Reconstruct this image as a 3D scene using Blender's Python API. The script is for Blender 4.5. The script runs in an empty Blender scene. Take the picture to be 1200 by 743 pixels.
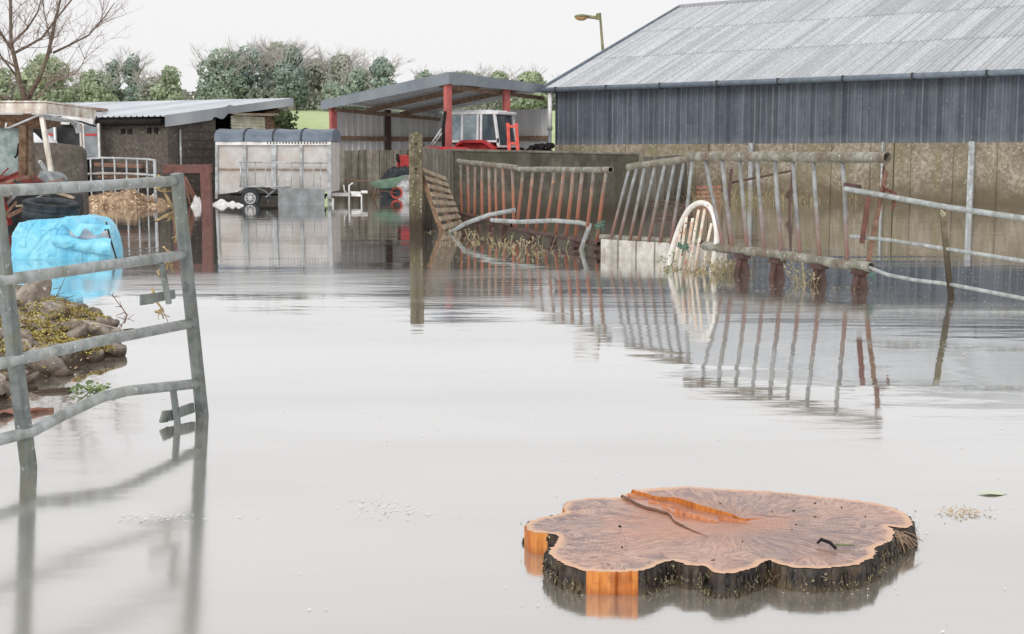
import bpy, bmesh, math, random
from mathutils import Vector, Matrix, noise
from mathutils.geometry import delaunay_2d_cdt
R = random.Random(7)
scene = bpy.context.scene
C = scene.collection
V = Vector
Z = V((0, 0, 1))
# ------------------------------------------------------------------ camera model
F = 1600.0
CZ = 1.3
PITCH = math.atan((371.5 - 181) / F)
def ray(px, py):
    u = (px - 600) / F; v = (371.5 - py) / F
    c, s = math.cos(PITCH), math.sin(PITCH)
    return V((u, c + v * s, -s + v * c))
def at(px, py, Y):
    d = ray(px, py); return V((0, 0, CZ)) + d * (Y / d.y)
def gw(px, py, z=0.0):
    d = ray(px, py); return V((0, 0, CZ)) + d * ((z - CZ) / d.z)
def vplane(A, B):
    n = V((B.y - A.y, -(B.x - A.x), 0))
    def f(px, py, off=0.0):
        d = ray(px, py); o = V((0, 0, CZ))
        t = (A - o).dot(n) / d.dot(n)
        return o + d * t - n.normalized() * off
    return f
def lin(c): 
    c /= 255.0
    return c / 12.92 if c <= 0.04045 else ((c + 0.055) / 1.055) ** 2.4
def rgb(r, g, b, k=None, sat=.84):
    if k is None: k = .92 + .38 * (r + g + b) / 765
    c = [lin(q) * k for q in (r, g, b)]; m = .3 * c[0] + .55 * c[1] + .15 * c[2]
    return tuple(max(0.004, min(m + (q - m) * sat, .92)) for q in c) + (1,)

# ------------------------------------------------------------------ materials
def newmat(name):
    m = bpy.data.materials.new(name); m.use_nodes = True
    nt = m.node_tree; nt.nodes.clear()
    return m, nt, nt.nodes, nt.links
def nd(N, t, **k):
    n = N.new(t)
    for a, b in k.items():
        if a in n.inputs: n.inputs[a].default_value = b
        else: setattr(n, a, b)
    return n
def mixc(N, L, fac, a, b, mode='MIX'):
    n = N.new('ShaderNodeMix'); n.data_type = 'RGBA'; n.blend_type = mode
    for s, v in ((0, fac), (6, a), (7, b)):
        if hasattr(v, 'is_output') or isinstance(v, bpy.types.NodeSocket): L.new(v, n.inputs[s])
        else: n.inputs[s].default_value = v
    return n.outputs[2]
def mth(N, L, op, a, b=0.0, c=0.0, clamp=False):
    n = N.new('ShaderNodeMath'); n.operation = op; n.use_clamp = clamp
    for i, v in enumerate((a, b, c)):
        if isinstance(v, bpy.types.NodeSocket): L.new(v, n.inputs[i])
        else: n.inputs[i].default_value = v
    return n.outputs[0]
def rampf(N, L, v, lo, hi):
    n = N.new('ShaderNodeMapRange'); n.interpolation_type = 'SMOOTHSTEP'
    L.new(v, n.inputs[0]); n.inputs[1].default_value = lo; n.inputs[2].default_value = hi
    return n.outputs[0]
def noi(N, L, vec, scale, detail=4, rough=.6, mapping=None):
    if mapping:
        mp = N.new('ShaderNodeMapping'); mp.inputs['Scale'].default_value = mapping
        L.new(vec, mp.inputs[0]); vec = mp.outputs[0]
    n = N.new('ShaderNodeTexNoise'); n.inputs['Scale'].default_value = scale
    n.inputs['Detail'].default_value = detail; n.inputs['Roughness'].default_value = rough
    L.new(vec, n.inputs['Vector']); return n.outputs[0]
def mat(name, c1, c2=None, scale=8, rough=.7, metal=0, bump=.2, bdist=.01, dirt=None, streak=None,
        spots=None, low=None, tint=0, wave=None, spec=.4, trans=0):
    """c1/c2 fine mottling; dirt=(col, amount, scale) broad patches; streak=(col, amount, scale) vertical runs;
    spots=(col, threshold, scale); low=(col, z0, z1) colour change near the waterline; tint=face attribute strength"""
    m, nt, N, L = newmat(name)
    out = N.new('ShaderNodeOutputMaterial'); b = N.new('ShaderNodeBsdfPrincipled')
    L.new(b.outputs[0], out.inputs[0])
    geo = N.new('ShaderNodeNewGeometry'); P = geo.outputs['Position']
    n1 = noi(N, L, P, scale)
    c2 = c2 or tuple(x * .75 for x in c1[:3]) + (1,)
    col = mixc(N, L, rampf(N, L, n1, .35, .65), c1, c2)
    if dirt: col = mixc(N, L, mth(N, L, 'MULTIPLY', rampf(N, L, noi(N, L, P, dirt[2], 5, .65), .42, .68), dirt[1]), col, dirt[0])
    if streak: col = mixc(N, L, mth(N, L, 'MULTIPLY', rampf(N, L, noi(N, L, P, streak[2], 5, .6, (1, 1, .07)), .42, .66), streak[1]), col, streak[0])
    if spots: col = mixc(N, L, rampf(N, L, noi(N, L, P, spots[2], 3, .5), spots[1], spots[1] + .06), col, spots[0])
    if low:
        sx = N.new('ShaderNodeSeparateXYZ'); L.new(P, sx.inputs[0])
        zz = mth(N, L, 'ADD', sx.outputs[2], mth(N, L, 'MULTIPLY', mth(N, L, 'SUBTRACT', noi(N, L, P, 2.5), .5), (low[2] - low[1]) * 1.6))
        col = mixc(N, L, mth(N, L, 'SUBTRACT', 1.0, rampf(N, L, zz, low[1], low[2])), col, low[0])
    if tint:
        at_ = N.new('ShaderNodeAttribute'); at_.attribute_name = 'tint'
        k = mth(N, L, 'ADD', 1 - tint / 2, mth(N, L, 'MULTIPLY', at_.outputs['Fac'], tint))
        cc = N.new('ShaderNodeCombineXYZ')
        for i in range(3): L.new(k, cc.inputs[i])
        col = mixc(N, L, 1.0, col, cc.outputs[0], 'MULTIPLY')
    L.new(col, b.inputs['Base Color'])
    b.inputs['Metallic'].default_value = metal
    b.inputs['Specular IOR Level'].default_value = spec
    r = mth(N, L, 'ADD', rough - .12, mth(N, L, 'MULTIPLY', n1, .24)); L.new(r, b.inputs['Roughness'])
    if bump:
        bp = N.new('ShaderNodeBump'); bp.inputs['Strength'].default_value = bump; bp.inputs['Distance'].default_value = bdist
        L.new(noi(N, L, P, scale * 2.2, 6), bp.inputs['Height']); L.new(bp.outputs[0], b.inputs['Normal'])
    if trans:
        tr = N.new('ShaderNodeBsdfTranslucent'); L.new(col, tr.inputs[0])
        ms = N.new('ShaderNodeMixShader'); ms.inputs[0].default_value = trans
        L.new(b.outputs[0], ms.inputs[1]); L.new(tr.outputs[0], ms.inputs[2]); L.new(ms.outputs[0], out.inputs[0])
    return m
M = {}
M['galv'] = mat('galvanised', rgb(164, 170, 170), rgb(132, 139, 139), 20, .5, .15, .25, .003, dirt=(rgb(126, 126, 106), .55, 7), spots=(rgb(192, 196, 194), .64, 40), streak=(rgb(190, 194, 192), .4, 14))
M['galv_far'] = mat('galvanised_pale', rgb(185, 190, 193), rgb(150, 155, 158), 6, .5, .2, .1, dirt=(rgb(135, 130, 118), .5, 3))
M['postgalv'] = mat('galvanised_post', rgb(120, 127, 127), rgb(94, 101, 101), 18, .5, .15, .25, .003, dirt=(rgb(118, 122, 88), .7, 6), spots=(rgb(168, 172, 166), .66, 40), streak=(rgb(156, 161, 160), .5, 12))
M['mossgalv'] = mat('mossy_galvanised', rgb(160, 158, 148), rgb(120, 118, 106), 9, .7, .1, .5, .006, dirt=(rgb(116, 90, 72), .8, 4), spots=(rgb(190, 188, 180), .64, 34), streak=(rgb(112, 112, 84), .6, 7))
M['bar'] = mat('barrier_bar', rgb(152, 156, 158), rgb(122, 126, 128), 9, .55, .1, .3, .004, dirt=(rgb(138, 128, 104), .6, 6), low=(rgb(156, 118, 106), .34, .80), spots=(rgb(130, 96, 80), .66, 18))
M['barrust'] = mat('rusted_bar', rgb(142, 136, 128), rgb(112, 104, 96), 9, .65, 0, .3, .004, dirt=(rgb(150, 108, 80), .8, 5), low=(rgb(170, 104, 76), .50, .95), spots=(rgb(176, 130, 92), .62, 11))
M['redox'] = mat('red_oxide', rgb(100, 70, 64), rgb(80, 58, 52), 10, .7, 0, .3, dirt=(rgb(84, 68, 58), .7, 4))
M['redbeam'] = mat('red_oxide_beam', rgb(124, 76, 68), rgb(104, 64, 57), 8, .6, 0, .2, dirt=(rgb(112, 80, 72), .6, 3))
M['whiterust'] = mat('white_paint_rust', rgb(228, 227, 221), rgb(214, 210, 200), 10, .5, 0, .3, .004, dirt=(rgb(206, 180, 150), .3, 9), spots=(rgb(190, 112, 60), .67, 15))
M['barwr'] = mat('white_bar_rust', rgb(226, 222, 208), rgb(208, 198, 178), 12, .6, 0, .3, .004, dirt=(rgb(200, 120, 64), .7, 8), spots=(rgb(150, 66, 26), .6, 15))
M['rust'] = mat('rust', rgb(138, 104, 84), rgb(104, 76, 62), 12, .85, 0, .4, dirt=(rgb(160, 118, 92), .6, 5))
M['chain'] = mat('chain_rust', rgb(136, 78, 70), rgb(98, 56, 52), 30, .8)
M['concrete_dark'] = mat('concrete_dark', rgb(104, 98, 86), rgb(82, 76, 66), 5, .9, 0, .5, .02, dirt=(rgb(78, 82, 56), .6, 1.3), streak=(rgb(62, 56, 47), .6, 1.6), spots=(rgb(118, 110, 88), .66, 14), low=(rgb(72, 63, 50), .0, .45))
M['concrete_panel'] = mat('concrete_panel', rgb(136, 129, 116), rgb(116, 110, 98), 5, .9, 0, .5, .02, dirt=(rgb(106, 102, 84), .5, 1.6), streak=(rgb(88, 82, 70), .8, 5), low=(rgb(84, 74, 60), .0, .5), tint=.5)
M['concrete_barn'] = mat('concrete_barn', rgb(162, 150, 132), rgb(126, 115, 98), 9, .9, 0, .6, .02, dirt=(rgb(112, 101, 82), .8, 1.6), streak=(rgb(122, 116, 80), .8, 3.0), spots=(rgb(176, 168, 150), .62, 16), low=(rgb(106, 94, 72), .0, .8))
M['jointgrey'] = mat('joint_grey', rgb(128, 118, 98), rgb(112, 102, 84), 5, .9, 0, .2, low=(rgb(92, 80, 60), .0, .8))
M['jointgrey2'] = mat('mortar_dark', rgb(84, 76, 70), rgb(72, 64, 60), 5, .9, 0, .2)
M['block'] = mat('block_wall', rgb(112, 102, 95), rgb(88, 80, 74), 11, .95, 0, .8, .02, dirt=(rgb(86, 78, 70), .6, 1.5), spots=(rgb(158, 150, 130), .66, 12), streak=(rgb(72, 78, 58), .4, 1.2))
M['mossypost'] = mat('mossy_post', rgb(128, 118, 94), rgb(96, 88, 68), 12, .95, 0, .8, .02, spots=(rgb(166, 158, 132), .62, 18), dirt=(rgb(122, 122, 76), .7, 4), streak=(rgb(80, 70, 52), .6, 4), low=(rgb(70, 60, 46), .1, .6))
M['trough'] = mat('trough_concrete', rgb(198, 194, 186), rgb(176, 171, 162), 6, .85, 0, .3, dirt=(rgb(150, 142, 128), .7, 3), streak=(rgb(120, 110, 95), .6, 4))
M['blue_clad'] = mat('blue_grey_cladding', rgb(88, 97, 108), rgb(78, 87, 98), 3, .65, 0, .1, streak=(rgb(112, 120, 128), .5, 5), dirt=(rgb(72, 80, 92), .6, 1.2), spots=(rgb(126, 132, 138), .66, 14), low=(rgb(104, 110, 118), 1.6, 1.9), tint=.75)
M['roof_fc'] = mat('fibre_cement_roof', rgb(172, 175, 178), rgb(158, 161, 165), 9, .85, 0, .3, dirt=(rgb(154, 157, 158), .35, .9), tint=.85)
M['gutter'] = mat('gutter_grey', rgb(112, 124, 136), rgb(96, 108, 120), 5, .6, 0, .1)
M['roof_metal'] = mat('sheet_roof', rgb(200, 206, 212), rgb(188, 194, 202), 2, .6, 0, .1, dirt=(rgb(208, 212, 214), .6, 1), tint=.3)
M['flashing'] = mat('dented_flashing', rgb(160, 166, 170), rgb(142, 148, 154), 2, .5, 0, .1, dirt=(rgb(176, 180, 182), .6, 1))
M['fascia'] = mat('fascia_grey', rgb(128, 137, 147), rgb(114, 123, 133), 2, .5, 0, .1, dirt=(rgb(150, 156, 160), .6, 1))
M['white_clad'] = mat('white_cladding', rgb(228, 232, 234), rgb(220, 224, 228), 2, .6, 0, .1, streak=(rgb(190, 194, 196), .4, 2), tint=.25)
M['roof_under'] = mat('roof_underside', rgb(196, 200, 206), rgb(184, 188, 194), 2, .7)
M['redpost'] = mat('red_post_paint', rgb(200, 98, 92), rgb(184, 86, 82), 4, .6, 0, .1, dirt=(rgb(150, 84, 76), .6, 2))
M['timber'] = mat('brown_timber', rgb(164, 136, 112), rgb(134, 108, 88), 8, .85, 0, .3)
M['palewood'] = mat('pale_timber', rgb(180, 162, 136), rgb(152, 134, 110), 9, .85, 0, .3, dirt=(rgb(126, 104, 80), .6, 4), streak=(rgb(120, 100, 78), .4, 8))
M['brownwood'] = mat('worn_brown_timber', rgb(134, 104, 78), rgb(98, 74, 54), 9, .85, 0, .4)
M['redwood'] = mat('red_brown_slats', rgb(172, 118, 96), rgb(142, 96, 78), 9, .8)
M['alu'] = mat('weathered_alu', rgb(192, 189, 187), rgb(180, 176, 173), 4, .6, 0, .15, dirt=(rgb(180, 164, 150), .55, 1.8), spots=(rgb(206, 206, 206), .66, 6))
M['white'] = mat('dirty_white', rgb(226, 227, 226), rgb(206, 206, 204), 6, .6, 0, .1, dirt=(rgb(180, 172, 160), .5, 3))
M['tarpgrey'] = mat('grey_tarp', rgb(106, 120, 134), rgb(90, 104, 120), 3, .5, 0, .4, .03)
M['steelplate'] = mat('plate_grey', rgb(140, 148, 152), rgb(124, 132, 136), 4, .6, .2, .1, dirt=(rgb(116, 116, 110), .6, 2))
M['tyre'] = mat('tyre_rubber', rgb(62, 70, 76), rgb(44, 50, 54), 10, .8, 0, .3)
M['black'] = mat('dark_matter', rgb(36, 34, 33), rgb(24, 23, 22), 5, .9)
M['darkgrey'] = mat('dark_grey', rgb(66, 66, 68), rgb(48, 48, 50), 5, .8)
M['red'] = mat('tractor_red', rgb(204, 34, 40), rgb(176, 26, 34), 5, .4, 0, .1, dirt=(rgb(120, 40, 36), .6, 3))
M['orangered'] = mat('orange_red_paint', rgb(228, 78, 58), rgb(200, 62, 48), 6, .5)
M['oldred'] = mat('faded_red_paint', rgb(170, 52, 54), rgb(120, 40, 40), 8, .7, 0, .3, dirt=(rgb(100, 62, 50), .8, 6))
M['silver'] = mat('silver_rim', rgb(196, 198, 200), rgb(166, 168, 170), 8, .45, .2, .1, dirt=(rgb(140, 132, 120), .5, 6))
M['cabwhite'] = mat('cab_white', rgb(214, 216, 218), rgb(196, 198, 202), 5, .45, 0, .1)
M['rustywhite'] = mat('rusty_white_panel', rgb(218, 214, 204), rgb(202, 196, 182), 7, .7, 0, .3, dirt=(rgb(158, 120, 92), .55, 5), streak=(rgb(140, 100, 72), .45, 8))
M['green'] = mat('barrow_green', rgb(126, 160, 136), rgb(104, 138, 116), 6, .6, 0, .1, dirt=(rgb(100, 110, 92), .6, 5))
M['bark'] = mat('tree_bark', rgb(124, 104, 90), rgb(92, 76, 64), 14, .95, 0, .6, .02, dirt=(rgb(122, 118, 92), .6, 3))
M['twig'] = mat('bare_twigs', rgb(156, 138, 128), rgb(130, 112, 104), 5, .95)
M['fartwig'] = mat('far_twigs_hazy', rgb(184, 178, 174), rgb(166, 160, 156), 2, .95)
M['farbark'] = mat('far_bark_hazy', rgb(150, 146, 138), rgb(128, 124, 116), 2, .95)
M['leafA'] = mat('leaf_far_hazy', rgb(150, 165, 146, 1.4), rgb(132, 148, 132, 1.4), .6, .9, 0, 0, tint=.6, trans=.3)  # far trees: haze painted in as pale, greyed leaf, twig and bark colours
M['leafB'] = mat('leaf_olive_hazy', rgb(158, 169, 138, 1.4), rgb(138, 150, 122, 1.4), .6, .9, 0, 0, tint=.6, trans=.3)
M['leafC'] = mat('leaf_brown_hazy', rgb(160, 164, 148, 1.4), rgb(144, 148, 134, 1.4), .6, .9, 0, 0, tint=.6, trans=.3)
M['leafD'] = mat('leaf_bluegreen_hazy', rgb(144, 160, 148, 1.4), rgb(126, 142, 132, 1.4), .6, .9, 0, 0, tint=.6, trans=.3)
M['ivy'] = mat('ivy_leaf', rgb(86, 104, 58), rgb(58, 74, 40), 3, .8, 0, 0, tint=.8)
M['straw'] = mat('straw_rubble', rgb(184, 156, 124), rgb(138, 110, 82), 7, .95, 0, .8, .04, spots=(rgb(222, 196, 156), .58, 12), dirt=(rgb(100, 72, 48), .8, 3))
M['earth'] = mat('bank_earth', rgb(140, 122, 102), rgb(104, 90, 74), 9, .95, 0, .9, .03, dirt=(rgb(104, 100, 50), .5, 4), low=(rgb(62, 48, 34), .0, .12))
M['stone'] = mat('rubble_stone', rgb(176, 164, 150), rgb(138, 126, 114), 14, .9, 0, .9, .015, dirt=(rgb(114, 103, 90), .7, 6), spots=(rgb(200, 192, 182), .64, 22), low=(rgb(70, 56, 42), .0, .1), tint=.5)
M['moss'] = mat('moss', rgb(196, 182, 84), rgb(150, 136, 58), 20, .95, 0, .6, dirt=(rgb(150, 112, 48), .7, 8), tint=.6)
M['weed'] = mat('dry_weed', rgb(172, 158, 122), rgb(140, 130, 88), 9, .95, 0, 0, tint=.5)
M['foam'] = mat('foam_fleck', rgb(238, 234, 224), rgb(206, 192, 168), 9, .95, 0, 0)
M['twine'] = mat('baler_twine', rgb(208, 184, 128), rgb(180, 154, 104), 40, .9, 0, .4, .003)
M['greenrope'] = mat('green_twine', rgb(96, 140, 122), rgb(66, 108, 92), 30, .9)
M['grass'] = mat('field_grass', rgb(176, 192, 132, 1.1), rgb(160, 180, 116, 1.1), .5, .95, 0, .2, dirt=(rgb(182, 192, 146, 1.1), .5, .15))
M['lampglass'] = mat('amber_lens', rgb(190, 150, 96), rgb(164, 126, 78), 9, .3)
M['lamppost'] = mat('lichen_metal', rgb(140, 138, 98), rgb(118, 116, 84), 3, .8)
M['cyanpane'] = mat('cyan_grimy_glass', rgb(150, 168, 164), rgb(124, 144, 142), 7, .35, 0, .1, dirt=(rgb(84, 116, 116), .7, 5))
M['glass'] = mat('cab_glass', rgb(150, 168, 176), rgb(120, 140, 148), 2, .12, 0, 0, spec=.8, dirt=(rgb(104, 124, 134), .6, 2))
M['glassdark'] = mat('cab_glass_dark', rgb(66, 84, 92), rgb(46, 60, 68), 2, .12, 0, 0, spec=.8)
M['bag'] = mat('white_bag', rgb(212, 212, 216), rgb(196, 196, 202), 8, .4, 0, .2)
M['paint_red'] = mat('reflector_red', rgb(206, 40, 52), rgb(190, 34, 44), 5, .4)
M['corr_clear'] = mat('yellowed_sheet', rgb(206, 204, 184), rgb(180, 176, 150), 3, .6)

# blue tarpaulin
def tarp_mat():
    m, nt, N, L = newmat('blue_tarpaulin')
    out = N.new('ShaderNodeOutputMaterial'); b = N.new('ShaderNodeBsdfPrincipled'); L.new(b.outputs[0], out.inputs[0])
    P = N.new('ShaderNodeNewGeometry').outputs['Position']
    col = mixc(N, L, rampf(N, L, noi(N, L, P, 3), .35, .65), rgb(142, 212, 234, 1.1, 1), rgb(112, 196, 228, 1.1, 1))
    L.new(col, b.inputs['Base Color']); b.inputs['Roughness'].default_value = .38
    b.inputs['Sheen Weight'].default_value = .1
    bp = N.new('ShaderNodeBump'); bp.inputs['Strength'].default_value = 1; bp.inputs['Distance'].default_value = .04
    rdg = mth(N, L, 'MINIMUM', mth(N, L, 'ABSOLUTE', mth(N, L, 'SUBTRACT', noi(N, L, P, 2.6, 1, .5), .5)), mth(N, L, 'ABSOLUTE', mth(N, L, 'SUBTRACT', noi(N, L, P, 4.2, 1, .5, (1, 1, 1.4)), .5)))
    L.new(mth(N, L, 'MULTIPLY', rdg, -3.0), bp.inputs['Height']); L.new(bp.outputs[0], b.inputs['Normal'])
    return m
M['tarp'] = tarp_mat()

# end-grain wood: rays around the pith, rings following the outline (attribute 'ed' = distance to the outline)
def wood_mat():
    m, nt, N, L = newmat('stump_end_grain')
    out = N.new('ShaderNodeOutputMaterial'); b = N.new('ShaderNodeBsdfPrincipled'); L.new(b.outputs[0], out.inputs[0])
    P = N.new('ShaderNodeTexCoord').outputs['Object']
    ed = N.new('ShaderNodeAttribute'); ed.attribute_name = 'ed'; ed = ed.outputs['Fac']
    sx = N.new('ShaderNodeSeparateXYZ'); L.new(P, sx.inputs[0])
    wv = noi(N, L, P, 3.0, 3)
    x = mth(N, L, 'ADD', sx.outputs[0], mth(N, L, 'MULTIPLY', mth(N, L, 'SUBTRACT', wv, .5), .10))
    y = mth(N, L, 'ADD', sx.outputs[1], mth(N, L, 'MULTIPLY', mth(N, L, 'SUBTRACT', noi(N, L, P, 2.3, 3, .5, (1.2, .8, 1)), .5), .10))
    r = mth(N, L, 'SQRT', mth(N, L, 'ADD', mth(N, L, 'MULTIPLY', x, x), mth(N, L, 'MULTIPLY', y, y)))
    r = mth(N, L, 'MAXIMUM', r, .03)
    cb = N.new('ShaderNodeCombineXYZ')
    L.new(mth(N, L, 'DIVIDE', x, r), cb.inputs[0]); L.new(mth(N, L, 'DIVIDE', y, r), cb.inputs[1]); L.new(mth(N, L, 'MULTIPLY', r, .35), cb.inputs[2])
    npa = N.new('ShaderNodeAttribute'); npa.attribute_name = 'np'
    wgt = rampf(N, L, mth(N, L, 'ADD', ed, mth(N, L, 'MULTIPLY', mth(N, L, 'SUBTRACT', wv, .5), .08)), .04, .20)
    cA = noi(N, L, cb.outputs[0], 22, 5, .75); cB = noi(N, L, npa.outputs['Vector'], 26, 5, .75)
    ray1 = mth(N, L, 'ADD', mth(N, L, 'MULTIPLY', cA, wgt), mth(N, L, 'MULTIPLY', cB, mth(N, L, 'SUBTRACT', 1.0, wgt)))
    fA = noi(N, L, cb.outputs[0], 80, 2, .6); fB = noi(N, L, npa.outputs['Vector'], 90, 2, .6)
    ray2 = mth(N, L, 'ADD', mth(N, L, 'MULTIPLY', fA, wgt), mth(N, L, 'MULTIPLY', fB, mth(N, L, 'SUBTRACT', 1.0, wgt)))
    big = noi(N, L, P, 4, 5, .6)
    col = mixc(N, L, rampf(N, L, big, .40, .62), rgb(178, 128, 106, 1, 1), rgb(128, 102, 100, 1, 1))
    col = mixc(N, L, mth(N, L, 'MULTIPLY', rampf(N, L, ray1, .40, .62), .75), col, rgb(214, 172, 148, 1, 1))
    col = mixc(N, L, mth(N, L, 'MULTIPLY', rampf(N, L, ray2, .50, .64), .75), col, rgb(92, 58, 50, 1, 1))
    # reddish heart around the splits
    hd = N.new('ShaderNodeVectorMath'); hd.operation = 'DISTANCE'
    mp = N.new('ShaderNodeMapping'); mp.inputs['Scale'].default_value = (1, 1.1, 0); mp.inputs['Location'].default_value = (.10, -.08, 0)
    L.new(P, mp.inputs[0]); L.new(mp.outputs[0], hd.inputs[0])
    hf = mth(N, L, 'SUBTRACT', 1.0, rampf(N, L, mth(N, L, 'ADD', hd.outputs['Value'], mth(N, L, 'MULTIPLY', mth(N, L, 'SUBTRACT', big, .5), .5)), .08, .42))
    col = mixc(N, L, mth(N, L, 'MULTIPLY', hf, .42), col, rgb(208, 128, 84, 1, 1))
    # growth rings parallel to the bark
    rg = mth(N, L, 'SINE', mth(N, L, 'MULTIPLY', mth(N, L, 'ADD', ed, mth(N, L, 'MULTIPLY', wv, .03)), 420))
    col = mixc(N, L, mth(N, L, 'MULTIPLY', rampf(N, L, rg, .2, 1), .24), col, rgb(120, 80, 66, 1))
    # pale sapwood rim
    sap = mth(N, L, 'SUBTRACT', 1.0, rampf(N, L, mth(N, L, 'ADD', ed, mth(N, L, 'MULTIPLY', mth(N, L, 'SUBTRACT', noi(N, L, P, 14), .5), .03)), .010, .034))
    col = mixc(N, L, mth(N, L, 'MULTIPLY', sap, .8), col, rgb(228, 178, 136, 1, 1))
    # fallen specks
    col = mixc(N, L, rampf(N, L, noi(N, L, P, 45, 2), .74, .76), col, rgb(74, 44, 32))
    L.new(col, b.inputs['Base Color'])
    b.inputs['Coat Weight'].default_value = .45; b.inputs['Coat Roughness'].default_value = .18
    rr = mth(N, L, 'ADD', .22, mth(N, L, 'MULTIPLY', big, .4)); L.new(rr, b.inputs['Roughness'])
    bp = N.new('ShaderNodeBump'); bp.inputs['Strength'].default_value = .7; bp.inputs['Distance'].default_value = .004
    L.new(mth(N, L, 'ADD', ray1, mth(N, L, 'MULTIPLY', ray2, .7)), bp.inputs['Height']); L.new(bp.outputs[0], b.inputs['Normal'])
    return m
M['wood'] = wood_mat()
def sawn(name, a, b_, d):
    m, nt, N, L = newmat(name)
    out = N.new('ShaderNodeOutputMaterial'); b = N.new('ShaderNodeBsdfPrincipled'); L.new(b.outputs[0], out.inputs[0])
    P = N.new('ShaderNodeNewGeometry').outputs['Position']
    s = noi(N, L, P, 60, 4, .6, (1, 1, .1))
    col = mixc(N, L, rampf(N, L, s, .38, .62), a, b_)
    col = mixc(N, L, mth(N, L, 'MULTIPLY', rampf(N, L, noi(N, L, P, 12), .5, .65), .6), col, d)
    sx = N.new('ShaderNodeSeparateXYZ'); L.new(P, sx.inputs[0])
    col = mixc(N, L, mth(N, L, 'MULTIPLY', mth(N, L, 'SUBTRACT', 1.0, rampf(N, L, sx.outputs[2], .0, .03)), .5), col, d)
    L.new(col, b.inputs['Base Color']); b.inputs['Roughness'].default_value = .5
    bp = N.new('ShaderNodeBump'); bp.inputs['Strength'].default_value = .5; bp.inputs['Distance'].default_value = .003
    L.new(s, bp.inputs['Height']); L.new(bp.outputs[0], b.inputs['Normal'])
    return m
M['sawn'] = sawn('fresh_sawn_side', rgb(216, 140, 66, 1, 1), rgb(188, 106, 44, 1, 1), rgb(146, 80, 40, 1, 1))
M['sliverwood'] = sawn('sliver_wood', rgb(222, 158, 116, 1, 1), rgb(196, 124, 84, 1, 1), rgb(170, 96, 56, 1, 1))
M['stumpbark'] = sawn('stump_bark', rgb(62, 50, 42, 1, 1), rgb(26, 22, 20, 1, 1), rgb(96, 80, 56, 1, 1))

# flood water
def water_mat():
    m, nt, N, L = newmat('flood_water')
    out = N.new('ShaderNodeOutputMaterial')
    P = N.new('ShaderNodeNewGeometry').outputs['Position']
    df = N.new('ShaderNodeBsdfDiffuse')
    silt = noi(N, L, P, .25, 3)
    L.new(mixc(N, L, rampf(N, L, silt, .35, .65), rgb(168, 162, 150, 1, 1), rgb(154, 148, 136, 1, 1)), df.inputs[0])
    gl = N.new('ShaderNodeBsdfGlossy'); gl.inputs[0].default_value = (.925, .92, .91, 1)
    lw = N.new('ShaderNodeLayerWeight'); lw.inputs[0].default_value = .5
    mr = N.new('ShaderNodeMapRange'); L.new(lw.outputs['Facing'], mr.inputs[0])
    mr.inputs[1].default_value = .66; mr.inputs[2].default_value = .93; mr.inputs[3].default_value = .66; mr.inputs[4].default_value = .97
    ms = N.new('ShaderNodeMixShader'); L.new(mr.outputs[0], ms.inputs[0]); L.new(df.outputs[0], ms.inputs[1]); L.new(gl.outputs[0], ms.inputs[2])
    L.new(ms.outputs[0], out.inputs[0])
    tone = noi(N, L, P, .5, 4, .6, (.35, 1.3, 1))
    L.new(mixc(N, L, rampf(N, L, tone, .35, .68), (.95, .95, .952, 1), (.885, .885, .885, 1)), gl.inputs[0])
    patch = rampf(N, L, noi(N, L, P, .16, 3, .55, (.55, 1.6, 1)), .42, .60)
    sx = N.new('ShaderNodeSeparateXYZ'); L.new(P, sx.inputs[0])
    # ripple belt in mid distance where the draught crosses open water
    belt = mth(N, L, 'MULTIPLY', rampf(N, L, sx.outputs[1], 8.5, 12.5), mth(N, L, 'SUBTRACT', 1.0, rampf(N, L, sx.outputs[1], 13, 19)))
    fine = noi(N, L, P, 5.0, 3, .55, (.22, 1.5, 1))
    soft = noi(N, L, P, 1.0, 2, .5, (.45, 1.5, 1))
    wob = noi(N, L, P, 7, 2, .5, (.7, 1.2, 1))
    h = mth(N, L, 'ADD', mth(N, L, 'MULTIPLY', soft, .0042), mth(N, L, 'MULTIPLY', mth(N, L, 'MULTIPLY', fine, patch), mth(N, L, 'ADD', .0010, mth(N, L, 'MULTIPLY', belt, .0015))))
    h = mth(N, L, 'ADD', h, mth(N, L, 'MULTIPLY', wob, .0005))
    bp = N.new('ShaderNodeBump'); bp.inputs['Strength'].default_value = 1.0; bp.inputs['Distance'].default_value = 1.0
    L.new(h, bp.inputs['Height']); L.new(bp.outputs[0], gl.inputs['Normal'])
    ro = mth(N, L, 'ADD', .035, mth(N, L, 'MULTIPLY', mth(N, L, 'MULTIPLY', patch, belt), .10))
    ro = mth(N, L, 'ADD', ro, mth(N, L, 'MULTIPLY', mth(N, L, 'SUBTRACT', 1.0, rampf(N, L, sx.outputs[1], 4, 8)), .085))
    L.new(ro, gl.inputs['Roughness'])
    return m
M['water'] = water_mat()

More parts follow.
